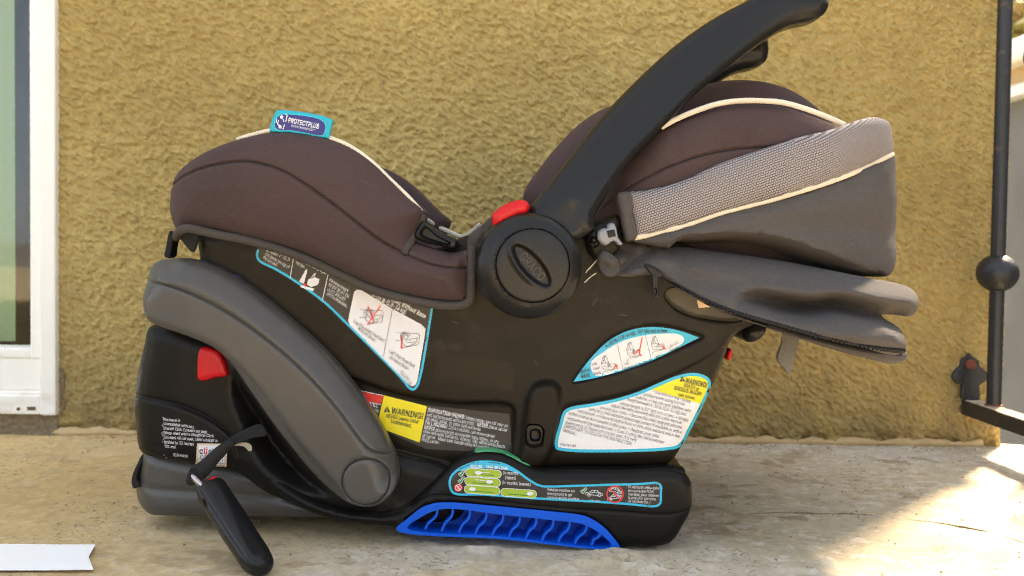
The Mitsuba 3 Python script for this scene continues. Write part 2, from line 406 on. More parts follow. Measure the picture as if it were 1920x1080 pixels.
mat('crack_dirt_gap_shade', {'type': 'principled', 'base_color': proc(lambda p, n, uv: mix((.10, .075, .045), (.30, .23, .14), fbm(p.x * 200, p.y * 200, p.z * 200, 3))), 'roughness': .95})
def vinyl_col(p, n, uv):
    d = smoothstep(.10, .0, p.z) * smoothstep(.4, .75, fbm(p.x * 50, p.y * 50, p.z * 50, 4))
    return mix((.90, .87, .80), (.42, .30, .17), d * .55)
mat('vinyl', {'type': 'principled', 'base_color': proc(vinyl_col), 'roughness': .35, 'specular': .5})
mat('brown_stain', {'type': 'principled', 'base_color': rgb(.13, .075, .035), 'roughness': .9})
def iron_col(p, n, uv):
    r = smoothstep(.62, .8, fbm(p.x * 70, p.y * 70, p.z * 70, 4)); return mix((.018, .020, .024), (.10, .055, .03), r * .7)
mat('iron', {'type': 'principled', 'base_color': proc(iron_col), 'roughness': .42, 'specular': .5}, proc(lambda p, n, uv: fbm(p.x * 240, p.y * 240, p.z * 240, 3)), .0008)
mat('rust', {'type': 'principled', 'base_color': proc(lambda p, n, uv: mix((.12, .035, .022), (.24, .08, .045), fbm(p.x * 500, p.y * 500, p.z * 500, 3))), 'roughness': .9})
mat('bar_dust', {'type': 'principled', 'base_color': proc(lambda p, n, uv: mix((.09, .075, .06), (.42, .35, .25), smoothstep(.3, .6, fbm(p.x * 60, p.y * 60, p.z * 60, 4)))), 'roughness': .95})
scene['pane_glass'] = {'type': 'thindielectric', 'int_ior': 1.5}
mat('blind', {'type': 'principled', 'base_color': rgb(.24, .35, .18), 'roughness': .7})
mat('room_dark', {'type': 'diffuse', 'reflectance': rgb(.10, .095, .065)})
mat('pale_wall', {'type': 'principled', 'base_color': proc(lambda p, n, uv: mix((.12, .12, .12), (.19, .19, .19), fbm(p.x * 3, p.y * 3, p.z * 3, 3))), 'roughness': .9})
mat('white_trim', {'type': 'principled', 'base_color': rgb(.80, .79, .76), 'roughness': .5})
mat('tan_trim', {'type': 'principled', 'base_color': rgb(.45, .31, .13), 'roughness': .6})
mat('roof_tile', {'type': 'principled', 'base_color': rgb(.30, .22, .16), 'roughness': .9})
mat('yard', {'type': 'principled', 'base_color': proc(lambda p, n, uv: mix((.16, .14, .09), (.24, .22, .15), fbm(p.x, p.y, 0, 4))), 'roughness': .95})
scene['leaf'] = {'type': 'twosided', 'bsdf': {'type': 'principled', 'base_color': {'type': 'mesh_attribute', 'name': 'vertex_color'}, 'roughness': .6}}
mat('bark', {'type': 'principled', 'base_color': rgb(.13, .09, .06), 'roughness': .95})

# ------------------------------------------------------------------ the setting
WALL_Y, WALL_X0, WALL_X1, WALL_T = 1.668, -.712, .7735, .22
def tensor(xs, ys):
    X, Y = np.meshgrid(xs, ys); n, m = X.shape
    i = (np.arange(n - 1)[:, None] * m + np.arange(m - 1)).ravel()
    return X.ravel(), Y.ravel(), np.vstack([np.c_[i, i + 1, i + m], np.c_[i + 1, i + m + 1, i + m]])
def axis(a, b, fine, *outs):
    return np.unique(np.r_[np.arange(a, b, fine), b, outs])
# terrace slab top
gx, gy, gf = tensor(axis(-.98, .815, .004, -4, -3, -2, -1.3), axis(.80, 1.69, .0035, -2.4, -1, 0, .5))
gp = np.c_[gx, gy, 0 * gx]
gz = (meshkit.fbm(gp * [14, 22, 1], 4, 3) - .5) * .004 + (meshkit.fbm(gp * 70, 3, 9) - .5) * .0016
lump = np.clip(meshkit.fbm(gp * [26, 40, 1], 3, 21) - .60, 0, 1) * .03 * np.clip((1.16 - gy) / .12, 0, 1) * np.clip((gx + .15) / .1, 0, 1)
gz = gz - .0018 + lump
slab_top = trimesh.Trimesh(np.c_[gx, gy, gz], gf, process=False)
slab_body = trimesh.creation.box(bounds=[[-4, -2.4, -.22], [.815, 1.69, -.012]])
obj('terrace_floor', cat(slab_top, slab_body), 'concrete', smooth=60)
say('terrace_floor', 'worn beige concrete terrace floor with grey patches and brown stains', kind='structure')
def ground_px(q): return on_ground(q)
def on_ground(px, z=0.0):
    d = rays(px); t = (z - CAM_H) / d[:, 2]; return (EYE + t[:, None] * d)[:, :2]
ck = spline(on_ground([(1400, 961), (1470, 958), (1537, 960), (1612, 961), (1669, 969), (1744, 975), (1800, 984), (1856, 996), (1912, 1012), (1990, 1036)]), False)
ck = evenly(ck, .004, False); ck += (meshkit.fbm(np.c_[ck * 120, 0 * ck[:, :1]], 3)[:, None] - .5) * .004
cw = .0005 + .0014 * meshkit.fbm(np.c_[ck * 90, 0 * ck[:, :1] + 4], 3)
crack = tube_pts(np.c_[ck, -.0034 + .0022 * meshkit.fbm(np.c_[ck * 60, 0 * ck[:, :1]], 3, 77)], cw, 6)
obj('terrace_floor__crack', crack, 'crack_dirt_gap_shade', smooth=True)

# stucco wall: relief as geometry
wx, wz, wf = tensor(axis(WALL_X0, WALL_X1, .0014), axis(-.02, .80, .0014, 1.2, 2.0, 3.2, 5.6))
wp = np.c_[wx, wz, 0 * wx]
wr = np.c_[wx * .85 - wz * .5, wz * .85 + wx * .5, 0 * wx]
fine = np.clip((wx - .35) / .4, 0, 1)
def bumps(f, lo, hi, seed):
    t = np.clip((meshkit.noise(wr * f, seed) - lo) / (hi - lo), 0, 1); return t * t * (3 - 2 * t)
h = (bumps([130, 205, 1], .40, .78, 11) * .6 + bumps([210, 300, 1], .38, .8, 12) * .45) * (1 - .45 * fine) + bumps([270, 300, 1], .3, .75, 13) * (.2 + .45 * fine) + .5 * (meshkit.fbm(wr * 30, 2, 14) - .5)
wy = WALL_Y - .0052 * h + .003 * (meshkit.fbm(wp * 4, 2, 3) - .5)
edge = np.clip((WALL_X1 - wx) / .012, 0, 1); wy += .010 * (1 - np.sqrt(1 - (1 - edge) ** 2))
chip = np.clip(meshkit.fbm(wp * 45, 3, 31) - .42, 0, 1) * np.clip((.024 - wz) / .02, 0, 1) * .05
wy += chip
wall_face = trimesh.Trimesh(np.c_[wx, wy, wz], wf[:, ::-1], process=False)
wall_face.invert()
wall_body = trimesh.creation.box(bounds=[[WALL_X0, WALL_Y + .014, -.02], [WALL_X1 - .001, WALL_Y + WALL_T, 5.6]])  # unseen upper storey, its height chosen to keep the terrace in shade
above = trimesh.creation.box(bounds=[[-1.92, WALL_Y + .002, 2.06], [WALL_X0 + .004, WALL_Y + WALL_T, 5.6]])
left = trimesh.creation.box(bounds=[[-4, WALL_Y + .002, -.02], [-1.92, WALL_Y + WALL_T, 5.6]])
xs = np.linspace(WALL_Y, WALL_Y + WALL_T, 60)
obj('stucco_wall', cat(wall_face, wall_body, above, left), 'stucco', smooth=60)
say('stucco_wall', 'rough tan stucco house wall standing behind the car seat', 'wall')
# mortar line along the foot of the wall
bx = np.arange(WALL_X0 - .01, WALL_X1 - .03, .004)
bn = meshkit.fbm(np.c_[bx * 40, 0 * bx, 0 * bx], 4, 2); bn2 = meshkit.fbm(np.c_[bx * 90, 0 * bx, 0 * bx], 3, 8)
br = .003 + .010 * np.clip(bn - .25, 0, 1) + .004 * (bn2 - .4)
bead = tube_pts(np.c_[bx, WALL_Y - .002 + .004 * bn2, .001 + .003 * bn], br, 8, flat=1.0)
obj('stucco_wall__mortar_bead', bead, 'mortar', smooth=True)
# loose grit on the slab, along the wall and in front
ng = 900
gr_x = rng.uniform(-.72, .76, ng); gr_y = np.where(rng.random(ng) < .45, WALL_Y - .012 - rng.exponential(.02, ng), rng.uniform(.92, 1.62, ng))
ico = trimesh.creation.icosphere(0, 1.0); gs = rng.uniform(.0006, .0017, ng)
gv = (ico.vertices[None] * rng.uniform(.6, 1.2, (ng, 12, 3)) * gs[:, None, None] * [1.2, 1.1, .8] + np.stack([gr_x, gr_y, gs * .4], 1)[:, None]).reshape(-1, 3)
gfc = (ico.faces[None] + np.arange(ng)[:, None, None] * 12).reshape(-1, 3)
obj('grit', trimesh.Trimesh(gv, gfc, process=False), 'mortar_grit', smooth=False)
say('grit', 'loose sandy grit scattered over the concrete along the foot of the wall', 'grit', kind='stuff')
# gap crack beside the window frame and under it
cr = spline([(114, 690), (118, 705), (119, 722), (118, 745), (120, 762), (114, 780)], False)
obj('stucco_wall__crack', piping(cr, WALL_Y - .003, np.float64(.0022), f=WORLD), 'crack_dirt_gap_shade', smooth=True)
# house behind the wall (keeps the room dark)
room = [trimesh.creation.box(bounds=b) for b in ([[-4, 4.2, -.02], [.7, 4.3, 5.6]], [[-4, WALL_Y + WALL_T, 2.65], [.7, 4.2, 5.6]], [[-4.1, WALL_Y, -.02], [-4, 4.2, 5.6]], [[.6, WALL_Y + WALL_T, -.02], [.7, 4.2, 2.65]], [[-4, WALL_Y + WALL_T, -.06], [.6, 4.2, -.01]])]
obj('house_interior', cat(*room), 'room_dark', smooth=False)
say('house_interior', 'dim room seen through the glass door', kind='structure')

# ------------------------------------------------------------------ sliding glass door at the left
FY = WALL_Y - .016
def wx_at(px, y): return on_plane([px], y, WORLD)[0]
xj = wx_at((104, 650), FY)[0]; xi = wx_at((74, 650), FY)[0]; xg = wx_at((61, 640), FY + .02)[0]
zb = wx_at((60, 779), FY)[1]; z1 = wx_at((40, 741), FY + .004)[1]; z2 = wx_at((40, 733), FY + .004)[1]; z3 = wx_at((40, 673), FY + .008)[1]; z4 = wx_at((40, 652), FY + .02)[1]
XL = -1.9
fr = [rbox(xi, xj, FY, FY + .07, zb, 2.06, .003), rbox(XL, XL + .04, FY, FY + .07, zb, 2.06, .003), rbox(XL + .04, xi, FY + .001, FY + .07, 2.02, 2.06, .003)]
obj('glass_door__frame', cat(*fr), 'vinyl', smooth=35)
sill = [rbox(XL + .04, xi, FY + .001, FY + .07, zb + .001, z1, .0025)]
obj('glass_door__sill', cat(*sill), 'vinyl', smooth=35)
obj('glass_door__sill__weep_hole', trimesh.creation.box(bounds=[[*np.r_[wx_at((51, 766), FY)[0], FY - .0006, wx_at((51, 769), FY)[1]]], [wx_at((66, 766), FY)[0], FY + .002, wx_at((66, 763), FY)[1]]]), 'brown_stain', smooth=False)
obj('glass_door__sill__stain', pillow(circle(34, 767, 4, 3.2, 12), FY - .0006, FY + .002, .0001, .001, f=WORLD)[0], 'brown_stain')
obj('glass_door__rail', cat(rbox(XL + .04, xi, FY + .009, FY + .07, z1, z2 - .0005, .002), rbox(XL + .04, xi, FY + .014, FY + .07, z2, z3, .002)), 'vinyl', smooth=35)
sash = [rbox(xg, xi + .0005, FY + .011, FY + .07, z3, 2.02, .003), rbox(XL + .04, xg, FY + .012, FY + .07, z3 + .0003, z4, .003), rbox(XL + .04, XL + .09, FY + .011, FY + .07, z4, 2.02, .003), rbox(XL + .09, xg, FY + .012, FY + .07, 1.97, 2.02, .003)]
obj('glass_door__sash', cat(*sash), 'vinyl', smooth=35)
pane = trimesh.Trimesh([[XL + .08, FY + .045, z4 - .005], [xg + .005, FY + .045, z4 - .005], [xg + .005, FY + .045, 1.98], [XL + .08, FY + .045, 1.98]], [[0, 1, 2], [0, 2, 3]], process=False)
obj('glass_door__pane', pane, 'pane_glass', smooth=False)
say('glass_door', 'white framed sliding glass door beside the stucco wall', 'door')
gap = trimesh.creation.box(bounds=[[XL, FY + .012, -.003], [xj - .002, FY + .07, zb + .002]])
obj('glass_door__gap_fill', gap, 'crack_dirt_gap_shade', smooth=False)  # dark block put in for the shaded gap under the sill
say('vertical_blinds', 'pale green vertical blinds hanging behind the glass of the door', 'blinds')
xlast = on_plane([(22, 575)], WALL_Y + .115, WORLD)[0, 0] - .012
for i, xb in enumerate(xlast - .040 * np.arange(26)):
    a = math.radians(14 + 8 * math.sin(i * 2.3)); cxx = xb
    s = trimesh.creation.box(extents=[.034, .0012, 1.95 - z4]); s.apply_transform(trimesh.transformations.rotation_matrix(a, [0, 0, 1])); s.apply_translation([cxx, WALL_Y + .115, (1.95 + z4) / 2])
    obj('vertical_blinds__slat', s, 'blind', smooth=False)

# flat white strip with a notched end on the floor
st = on_ground([(-120, 1020), (0, 1023), (100, 1024), (179, 1024), (166, 1047), (175, 1071), (80, 1072), (0, 1072), (-120, 1073)])
stm = trimesh.creation.extrude_polygon(Polygon(st), .0006, engine='earcut'); stm.apply_translation([0, 0, .0012])
obj('white_strip', stm, 'white_sheet', smooth=False)
say('white_strip', 'white strip with a notched end lying flat on the concrete', 'paper')

# ------------------------------------------------------------------ railing at the right
BX0, BX1 = on_plane([(1803, 760)], WALL_Y - .004, WORLD)[0, 0], on_plane([(1838, 746)], WALL_Y - .004, WORLD)[0, 0]
bz1 = on_plane([(1803, 750)], WALL_Y - .004, WORLD)[0, 1]; bz0 = on_plane([(1803, 777)], WALL_Y - .004, WORLD)[0, 1]
bxc = (BX0 + BX1) / 2
obj('iron_railing__bottom_rail', rbox(BX0, BX1, -.9, WALL_Y - .003, bz0, bz1, .0018), 'iron', smooth=35)
dustm = trimesh.creation.box(bounds=[[BX0 + .002, -.9, bz1 - .001], [BX1 - .002, WALL_Y - .004, bz1 + .0006]])
obj('iron_railing__bottom_rail__dust', dustm, 'bar_dust', smooth=False)
obj('iron_railing__top_rail', rbox(BX0 - .004, BX1 + .004, -.9, WALL_Y - .003, 1.02, 1.05, .004), 'iron', smooth=35)
PR = .0107
for k, (yy, zball) in enumerate([(1.6, None), (1.468, .572), (1.376, .26), (1.264, .572), (1.152, .26), (1.04, .572), (.928, .26)]):
    xpost = on_plane([(1866.5, 640)], 1.6, WORLD)[0, 0]
    if zball is None: zball = on_plane([(1866, 512)], 1.6, WORLD)[0, 1]
    c = trimesh.creation.cylinder(PR, 1.02 - bz1 + .004, sections=28); c.apply_translation([xpost, yy, (1.02 + bz1) / 2])
    b = trimesh.creation.icosphere(4, .0305); b.apply_scale([1, 1, .93]); b.apply_translation([xpost, yy, zball])
    kk = obj('iron_railing__baluster', c, 'iron', smooth=35)
    obj(kk + '__ball', b, 'iron', smooth=True)
    if k < 2:
        w = trimesh.creation.torus(PR + .0005, .0022, 28, 8); w.apply_translation([xpost, yy, bz1 + .001]); obj(kk + '__weld', w, 'rust', smooth=True)
pl = [(1805, 748), (1803, 722), (1796, 720), (1788, 712), (1787, 702), (1795, 692), (1802, 686), (1803, 676), (1809, 670), (1814, 668), (1818, 662), (1823, 668), (1829, 671), (1836, 678), (1837, 686), (1844, 692), (1851, 700), (1850, 712), (1843, 719), (1837, 722), (1837, 748)]
plate, pls = pillow(pl, WALL_Y - .011, WALL_Y - .004, .0012, .002, f=WORLD, step=.003)
obj('iron_railing__wall_plate', plate, 'iron', smooth=50)
bolt, _ = pillow(circle(1822, 684, 9.5, 9.5, 14), WALL_Y - .019, WALL_Y - .010, .003, .004, f=WORLD, step=.002)
obj('iron_railing__wall_plate__bolt', bolt, 'rust', smooth=50)
say('iron_railing', 'black iron terrace railing with balls on its posts fixed to the wall corner', 'railing')

# ------------------------------------------------------------------ beyond the railing
NX = 3.05
zt = lambda y, d: CAM_H + (470 - y) / FOCAL * d
obj('neighbour_house__wall', trimesh.creation.box(bounds=[[NX, -2, -3], [NX + 4, 16, zt(150, 6.3)]]), 'pale_wall', smooth=False)
obj('neighbour_house__eave_board', trimesh.creation.box(bounds=[[NX - .10, -2.2, zt(168, 6.3)], [NX + .3, 16.2, zt(148, 6.3)]]), 'white_trim', smooth=False)
obj('neighbour_house__fascia', trimesh.creation.box(bounds=[[NX - .05, -2.2, zt(147, 6.3)], [NX + .3, 16.2, zt(112, 6.3)]]), 'tan_trim', smooth=False)
obj('neighbour_house__gutter', rbox(NX - .16, NX + .05, -2.3, 16.3, zt(111, 6.3), zt(66, 6.3), .03), 'white_trim', smooth=35)
rf = trimesh.creation.extrude_polygon(Polygon([(NX - .1, zt(66, 6.3)), (NX + 4, zt(66, 6.3) + .5), (NX + 4, zt(66, 6.3) + .3), (NX - .1, zt(66, 6.3) - .06)]), 18.5, engine='earcut')
rf.apply_transform(trimesh.transformations.rotation_matrix(math.pi / 2, [1, 0, 0])); rf.apply_translation([0, 16.3, 0])
obj('neighbour_house__roof', rf, 'roof_tile', smooth=False)
say('neighbour_house', 'grey neighbouring house with a white gutter far beyond the railing', 'house')
yard = trimesh.creation.box(bounds=[[-150, -150, -3.2], [150, 150, -3.0]])
obj('ground', yard, 'yard', smooth=False)
say('ground', 'dry bare ground far below the terrace', kind='structure')
def tree(key, x, y, z0, hgt, rad, label, cols, n=20000):
    tr = tube_pts(np.c_[x + .1 * np.sin(np.linspace(0, 3, 9)), np.full(9, y), np.linspace(z0, z0 + hgt * .75, 9)], np.linspace(.22, .06, 9), 9)
    brs = [tr]
    for k in range(9):
        a = rng.uniform(0, 6.28); b = z0 + hgt * rng.uniform(.4, .7); L = rad * rng.uniform(.6, .95)
        s = np.linspace(0, 1, 6)[:, None]
        brs.append(tube_pts(np.array([x, y, b]) + s * [L * math.cos(a), L * math.sin(a), L * .5], np.linspace(.07, .015, 6), 6))
    obj(key + '__trunk', cat(*brs), 'bark', smooth=60)
    cc = rng.normal(0, 1, (70, 3)); cc /= np.linalg.norm(cc, axis=1, keepdims=True)
    cc = cc * rad * rng.uniform(.45, 1, (70, 1)) * [1, 1, .8] + [x, y, z0 + hgt * .72]
    pc = cc[rng.integers(0, 70, n)] + rng.normal(0, rad * .16, (n, 3))
    d1 = rng.normal(0, 1, (n, 3)); d1 /= np.linalg.norm(d1, axis=1, keepdims=True)
    d2 = np.cross(d1, rng.normal(0, 1, (n, 3))); d2 /= np.linalg.norm(d2, axis=1, keepdims=True)
    s = rng.uniform(.06, .11, (n, 1))
    V = np.stack([pc - d1 * s, pc + d2 * s * .5, pc + d1 * s, pc - d2 * s * .5], 1).reshape(-1, 3)
    i = np.arange(n) * 4
    F = np.vstack([np.c_[i, i + 1, i + 2], np.c_[i, i + 2, i + 3]])
    col = np.asarray(cols)[rng.integers(0, len(cols), n)] * rng.uniform(.7, 1.2, (n, 1))
    obj(key + '__crown', trimesh.Trimesh(V, F, process=False), 'leaf', smooth=False, color=np.repeat(col, 4, 0))
    say(key, label, 'tree')
AUT = [(.38, .32, .05), (.30, .27, .06), (.40, .22, .06), (.22, .20, .06)]
tree('autumn_tree', 6.5, 13.2, -3, 7.6, 2.4, 'yellow green autumn tree rising over the gutter of the far house', AUT)

# ------------------------------------------------------------------ seat base
K = 'seat_base'
tub_px = [(275, 613), (262, 655), (251, 705), (247, 745), (249, 800), (258, 848), (275, 858), (350, 868), (430, 884), (500, 930), (600, 962), (700, 975), (860, 975), (870, 900), (832, 873), (740, 849), (660, 822), (580, 770), (490, 690), (430, 650), (380, 632), (320, 612)]
def left_round(u0, w, amt):
    return lambda u, z: amt * (1 - np.sqrt(np.clip(1 - np.clip((u0 + w - u) / w, 0, 1) ** 2, 0, 1)))
uL = on_plane([(247, 745)], -.165)[0, 0]
tub, tub_s = pillow(tub_px, -.165, None, .012, .018, mods=[
    ('c', [(245, 741), (290, 748), (330, 757), (370, 772), (405, 792), (432, 816)], .0022, .0012),
    ('r', [(436, 690), (470, 730), (520, 800), (570, 870), (620, 930), (560, 925), (500, 890), (470, 850), (448, 800), (428, 740)], .040, .032),
    ('r', [(246, 745), (290, 752), (330, 761), (370, 776), (405, 796), (435, 822), (440, 884), (350, 872), (258, 852), (246, 800)], -.0018, .002)],
    plan=left_round(uL, .05, .03), step=.003)
obj(K + '__tub', tub, 'base_plastic', smooth=50)
foot_px = [(262, 852), (259, 872), (252, 892), (250, 925), (257, 950), (275, 967), (330, 971), (420, 972), (520, 973), (610, 974), (640, 970), (600, 952), (540, 925), (490, 893), (445, 880), (350, 864)]
foot, foot_s = pillow(foot_px, -.150, None, .010, .014, plan=left_round(uL, .05, .03), mods=[('c', [(255, 893), (268, 910), (285, 917), (420, 925), (560, 940)], .002, .004)])
obj(K + '__end_foot', foot, 'grey_plastic', smooth=50)
for a, b in ((-.23, -.12), (.10, .22)): obj(K + '__ground_pad', rbox(SEAT.o[0] + a, SEAT.o[0] + b, SEAT.o[1] - .07, SEAT.o[1] + .07, .0005, .05, .006), 'base_plastic', smooth=50)
skirt_px = [(478, 881), (500, 886), (530, 908), (575, 934), (640, 958), (700, 965), (738, 960), (767, 944), (800, 916), (828, 889), (855, 866), (885, 851), (920, 847), (955, 855), (985, 871), (1008, 880), (1080, 882), (1180, 882), (1255, 879), (1282, 886), (1297, 905), (1300, 935), (1297, 960), (1281, 992), (1266, 1015), (1248, 1026), (1163, 1029), (950, 1012), (745, 993), (600, 972), (550, 950), (505, 918)]
SK = -.176
blue_px = [(743, 993), (767, 970), (792, 951), (818, 943), (845, 942), (939, 950), (1032, 959), (1095, 967), (1120, 979), (1139, 995), (1157, 1017), (1163, 1028), (939, 1011)]
skirt, skirt_s = pillow(skirt_px, SK, None, .010, .013, step=.003, mods=[
    ('c', [(720, 968), (739, 963), (767, 948), (793, 933), (814, 929), (876, 934), (970, 945), (1064, 954), (1157, 959), (1251, 964), (1300, 956)], .0016, .0009),
    ('r', [(741, 994), (766, 968), (791, 949), (818, 941), (845, 940), (939, 948), (1033, 957), (1096, 965), (1121, 977), (1141, 993), (1160, 1017), (1168, 1040), (939, 1030)], .042, .0025, 1)],
    plan=left_round(on_plane([(478, 881)], SK)[0, 0], .09, .02))
obj(K + '__side_skirt', skirt, 'base_plastic', smooth=50)
# knob on the rear corner of the skirt
obj(K + '__corner_cap', pillow(circle(1270, 886, 17, 9, 20), -.172, -.150, .006, .006, step=.002)[0], 'base_plastic', smooth=50)
# blue foot: rim and curved ribs
inner_px = [(764, 990), (789, 970), (817, 957), (845, 954), (939, 965), (1032, 975), (1089, 982), (1114, 993), (1134, 1008), (1147, 1024), (939, 1006)]
def uzpoly(px, v): return Polygon(spline(on_plane(px, v))).buffer(0)
def framed(outer, inner, v0, v1):
    g = Polygon(on_plane(spline(np.array(outer, float)), v0)).buffer(0).difference(Polygon(on_plane(spline(np.array(inner, float)), v0)).buffer(0))
    g = g.simplify(.0001)
    m = cat(*[trimesh.creation.extrude_polygon(h, v1 - v0, engine='earcut') for h in polys(g)])
    L = np.c_[m.vertices[:, 0], v0 + m.vertices[:, 2], m.vertices[:, 1]]
    o = trimesh.Trimesh(SEAT.world(L), m.faces, process=False); orient(o); return o
obj(K + '__level_foot', framed(blue_px, inner_px, SK - .0005, SK + .04), 'blue_plastic', smooth=40)
obj(K + '__level_foot__back_wall', pillow([(760, 991), (790, 962), (817, 950), (845, 949), (939, 957), (1032, 967), (1100, 976), (1140, 1000), (1155, 1025), (939, 1009)], SK + .037, SK + .041, .0005, .001)[0], 'blue_plastic', smooth=50)
tops = [(318, 433), (412, 430), (515, 441), (615, 452), (715, 464), (815, 474), (915, 485), (1017, 496), (1115, 507), (1217, 525), (1297, 572)]
bots = [(246, 556), (345, 566), (448, 576), (546, 586), (648, 596), (748, 606), (850, 614), (948, 624), (1045, 634), (1145, 642), (1243, 650)]
for (tx, ty), (bx_, by_) in zip(tops, bots):
    h = by_ - ty
    c4 = [(tx, ty), (tx - 2, ty + .22 * h), (tx - 14, ty + .42 * h), (tx - 40, ty + .60 * h), (bx_ + 12, ty + .78 * h), (bx_, by_)]
    c = np.array([(720 + a / 3.2, 820 + b / 3.2) for a, b in c4]); c = spline(c, False)
    rp = on_plane(c, SK)
    g = LineString(rp).buffer(.0011, cap_style='flat')
    m = trimesh.creation.extrude_polygon(g, .034, engine='earcut'); L = np.c_[m.vertices[:, 0], SK + .0015 + m.vertices[:, 2], m.vertices[:, 1]]
    o = trimesh.Trimesh(SEAT.world(L), m.faces, process=False); orient(o)
    obj(K + '__level_foot__rib', o, 'blue_plastic', smooth=40)
# green level window
obj(K + '__level_window', pillow([(889, 846), (905, 843), (925, 844), (955, 852), (980, 864), (996, 875), (999, 881), (990, 881), (965, 868), (940, 859), (915, 854), (893, 852)], -.170, -.150, .003, .003, step=.002)[0], 'green_plastic', smooth=50)
# grey lock-off arm
arm_px = [(266, 525), (268, 508), (276, 494), (292, 487), (330, 484), (365, 490), (400, 503), (440, 526), (480, 555), (520, 588), (560, 622), (600, 659), (640, 705), (670, 745), (700, 790), (722, 830), (736, 862), (742, 890), (740, 915), (728, 934), (708, 948), (686, 952), (662, 948), (640, 938), (612, 917), (580, 885), (545, 843), (510, 798), (478, 752), (450, 712), (425, 678), (400, 654), (372, 640), (330, 624), (290, 610), (272, 597), (266, 575)]
AV = -.205
arm_top = LineString(spline(on_plane([(262, 520), (268, 505), (278, 492), (292, 486), (330, 483), (365, 489), (400, 502), (440, 525), (480, 554), (520, 587), (560, 621), (600, 658), (640, 704), (670, 744), (700, 789), (722, 829), (736, 861), (743, 890)], AV), False))
def arm_bevel(u, z, d):
    t = np.clip(1 - shapely.distance(shapely.points(np.c_[u, z]), arm_top) / .024, 0, 1); return .016 * t ** 1.5
arm, arm_s = pillow(arm_px, AV, -.168, .004, .006, step=.003, extra_fn=arm_bevel, mods=[
    ('c', [(264, 527), (300, 532), (345, 546), (400, 572), (450, 602), (500, 638), (550, 680), (600, 730), (640, 778), (675, 826), (690, 842), (705, 850), (730, 855)], .0030, .0009),
    ('c', circle(685, 904, 44, 43, 32)[np.r_[0:32, 0]], .0028, .0008),
    ('r', [(404, 655), (430, 668), (470, 705), (520, 768), (570, 833), (620, 890), (660, 940), (640, 945), (600, 925), (560, 880), (510, 820), (460, 750), (420, 695)], .004, .008)],
    plan=left_round(on_plane([(266, 525)], AV)[0, 0], .06, .022))
obj(K + '__lockoff_arm', arm, 'grey_plastic', smooth=50)
obj(K + '__lockoff_arm', mirrored(arm), 'grey_plastic', smooth=50)
cb, _ = pillow([(270, 520), (278, 497), (300, 490), (340, 492), (352, 520), (350, 570), (320, 600), (285, 600), (270, 570)], AV + .016, None, .02, .02)
obj(K + '__cross_bar', cb, 'grey_plastic', smooth=50)
obj(K + '__release_button', pillow([(374, 653), (395, 654), (410, 662), (424, 704), (402, 709), (380, 715), (370, 712), (368, 703)], -.174, -.160, .004, .005, step=.002)[0], 'red_plastic', smooth=50)
say(K + '__release_button', 'red release button tucked under the grey arm')
# straps and the latch connector of the base
obj(K + '__strap_loop', pillow([(266, 853), (258, 868), (248, 890), (246, 905), (250, 916), (258, 914), (262, 908), (257, 902), (257, 890), (264, 872), (270, 862)], -.13, -.10, .001, .002, step=.002)[0], 'black_web', smooth=50)
LB = on_ground([(478, 1052)], .012)[0]
top_uz = on_plane([(398, 902)], -.200)[0]; ptop = SEAT.world(np.array([[top_uz[0], -.200, top_uz[1]]]))[0]
pbot = np.array([LB[0], LB[1], .012])
ax = ptop - pbot; ax /= np.linalg.norm(ax)
uu = SEAT.u - ax * (SEAT.u @ ax); uu /= np.linalg.norm(uu)
# frame in the plane of the connector: u as the seat's, z along its length projected upright
zz = ax - SEAT.u * (ax @ SEAT.u); zz /= np.linalg.norm(zz)
LF = Frame(pbot, SEAT.u, np.cross(zz, SEAT.u) * np.sign(np.cross(zz, SEAT.u) @ SEAT.v), zz)
con_px = [(366, 912), (372, 901), (385, 893), (404, 888), (417, 889), (425, 899), (450, 934), (480, 979), (503, 1014), (509, 1034), (503, 1049), (488, 1057), (471, 1058), (452, 1048), (432, 1020), (400, 972), (378, 938)]
con, con_s = pillow(con_px, -.011, .011, .007, .010, f=LF, step=.0025, mods=[
    ('c', [(377, 917), (405, 960), (432, 1002), (455, 1036), (463, 1052)], .0012, .0010),
    ('r', [(380, 930), (386, 936), (390, 944), (386, 948), (380, 940)], .003, .0015)], bulge=.002, bulge_r=.012, extra_fn=lambda u, z, d: .006 * np.clip((u - np.median(u)) * .8 + (z - np.median(z)) * .45 - .004, 0, .03) / .012)
obj(K + '__latch_connector', con, 'handle_plastic', smooth=50)
obj(K + '__latch_connector__red_tab', pillow([(381, 905), (390, 897), (404, 892), (406, 896), (396, 904), (386, 911)], -.0125, -.006, .001, .002, f=LF, step=.002)[0], 'red_plastic')
obj(K + '__latch_connector__metal_hook', pillow([(357, 890), (361, 888), (382, 909), (379, 911)], -.012, -.006, .0008, .001, f=LF, step=.002)[0], 'steel')
strapA = [(488, 796), (470, 800), (445, 812), (424, 826), (418, 832), (424, 838), (445, 832), (470, 822), (500, 815)]
obj(K + '__latch_strap', pillow(strapA, -.172, -.1705, .0005, .002, step=.002, lean=.1)[0], 'black_web', smooth=50)
strapB = [(420, 829), (432, 826), (440, 832), (428, 846), (408, 868), (394, 886), (384, 897), (368, 908), (352, 912), (346, 904), (350, 890), (356, 878), (374, 866), (396, 846), (410, 835)]
sb, sb_s = pillow(strapB, -.196, -.190, .002, .004, step=.002, mods=[('c', [(360, 884), (370, 893), (372, 902)], .003, .003), ('c', [(425, 835), (400, 862), (380, 884)], -.002, .004)], lean=-.08)
obj(K + '__latch_strap__folded_end', sb, 'black_web', smooth=50)
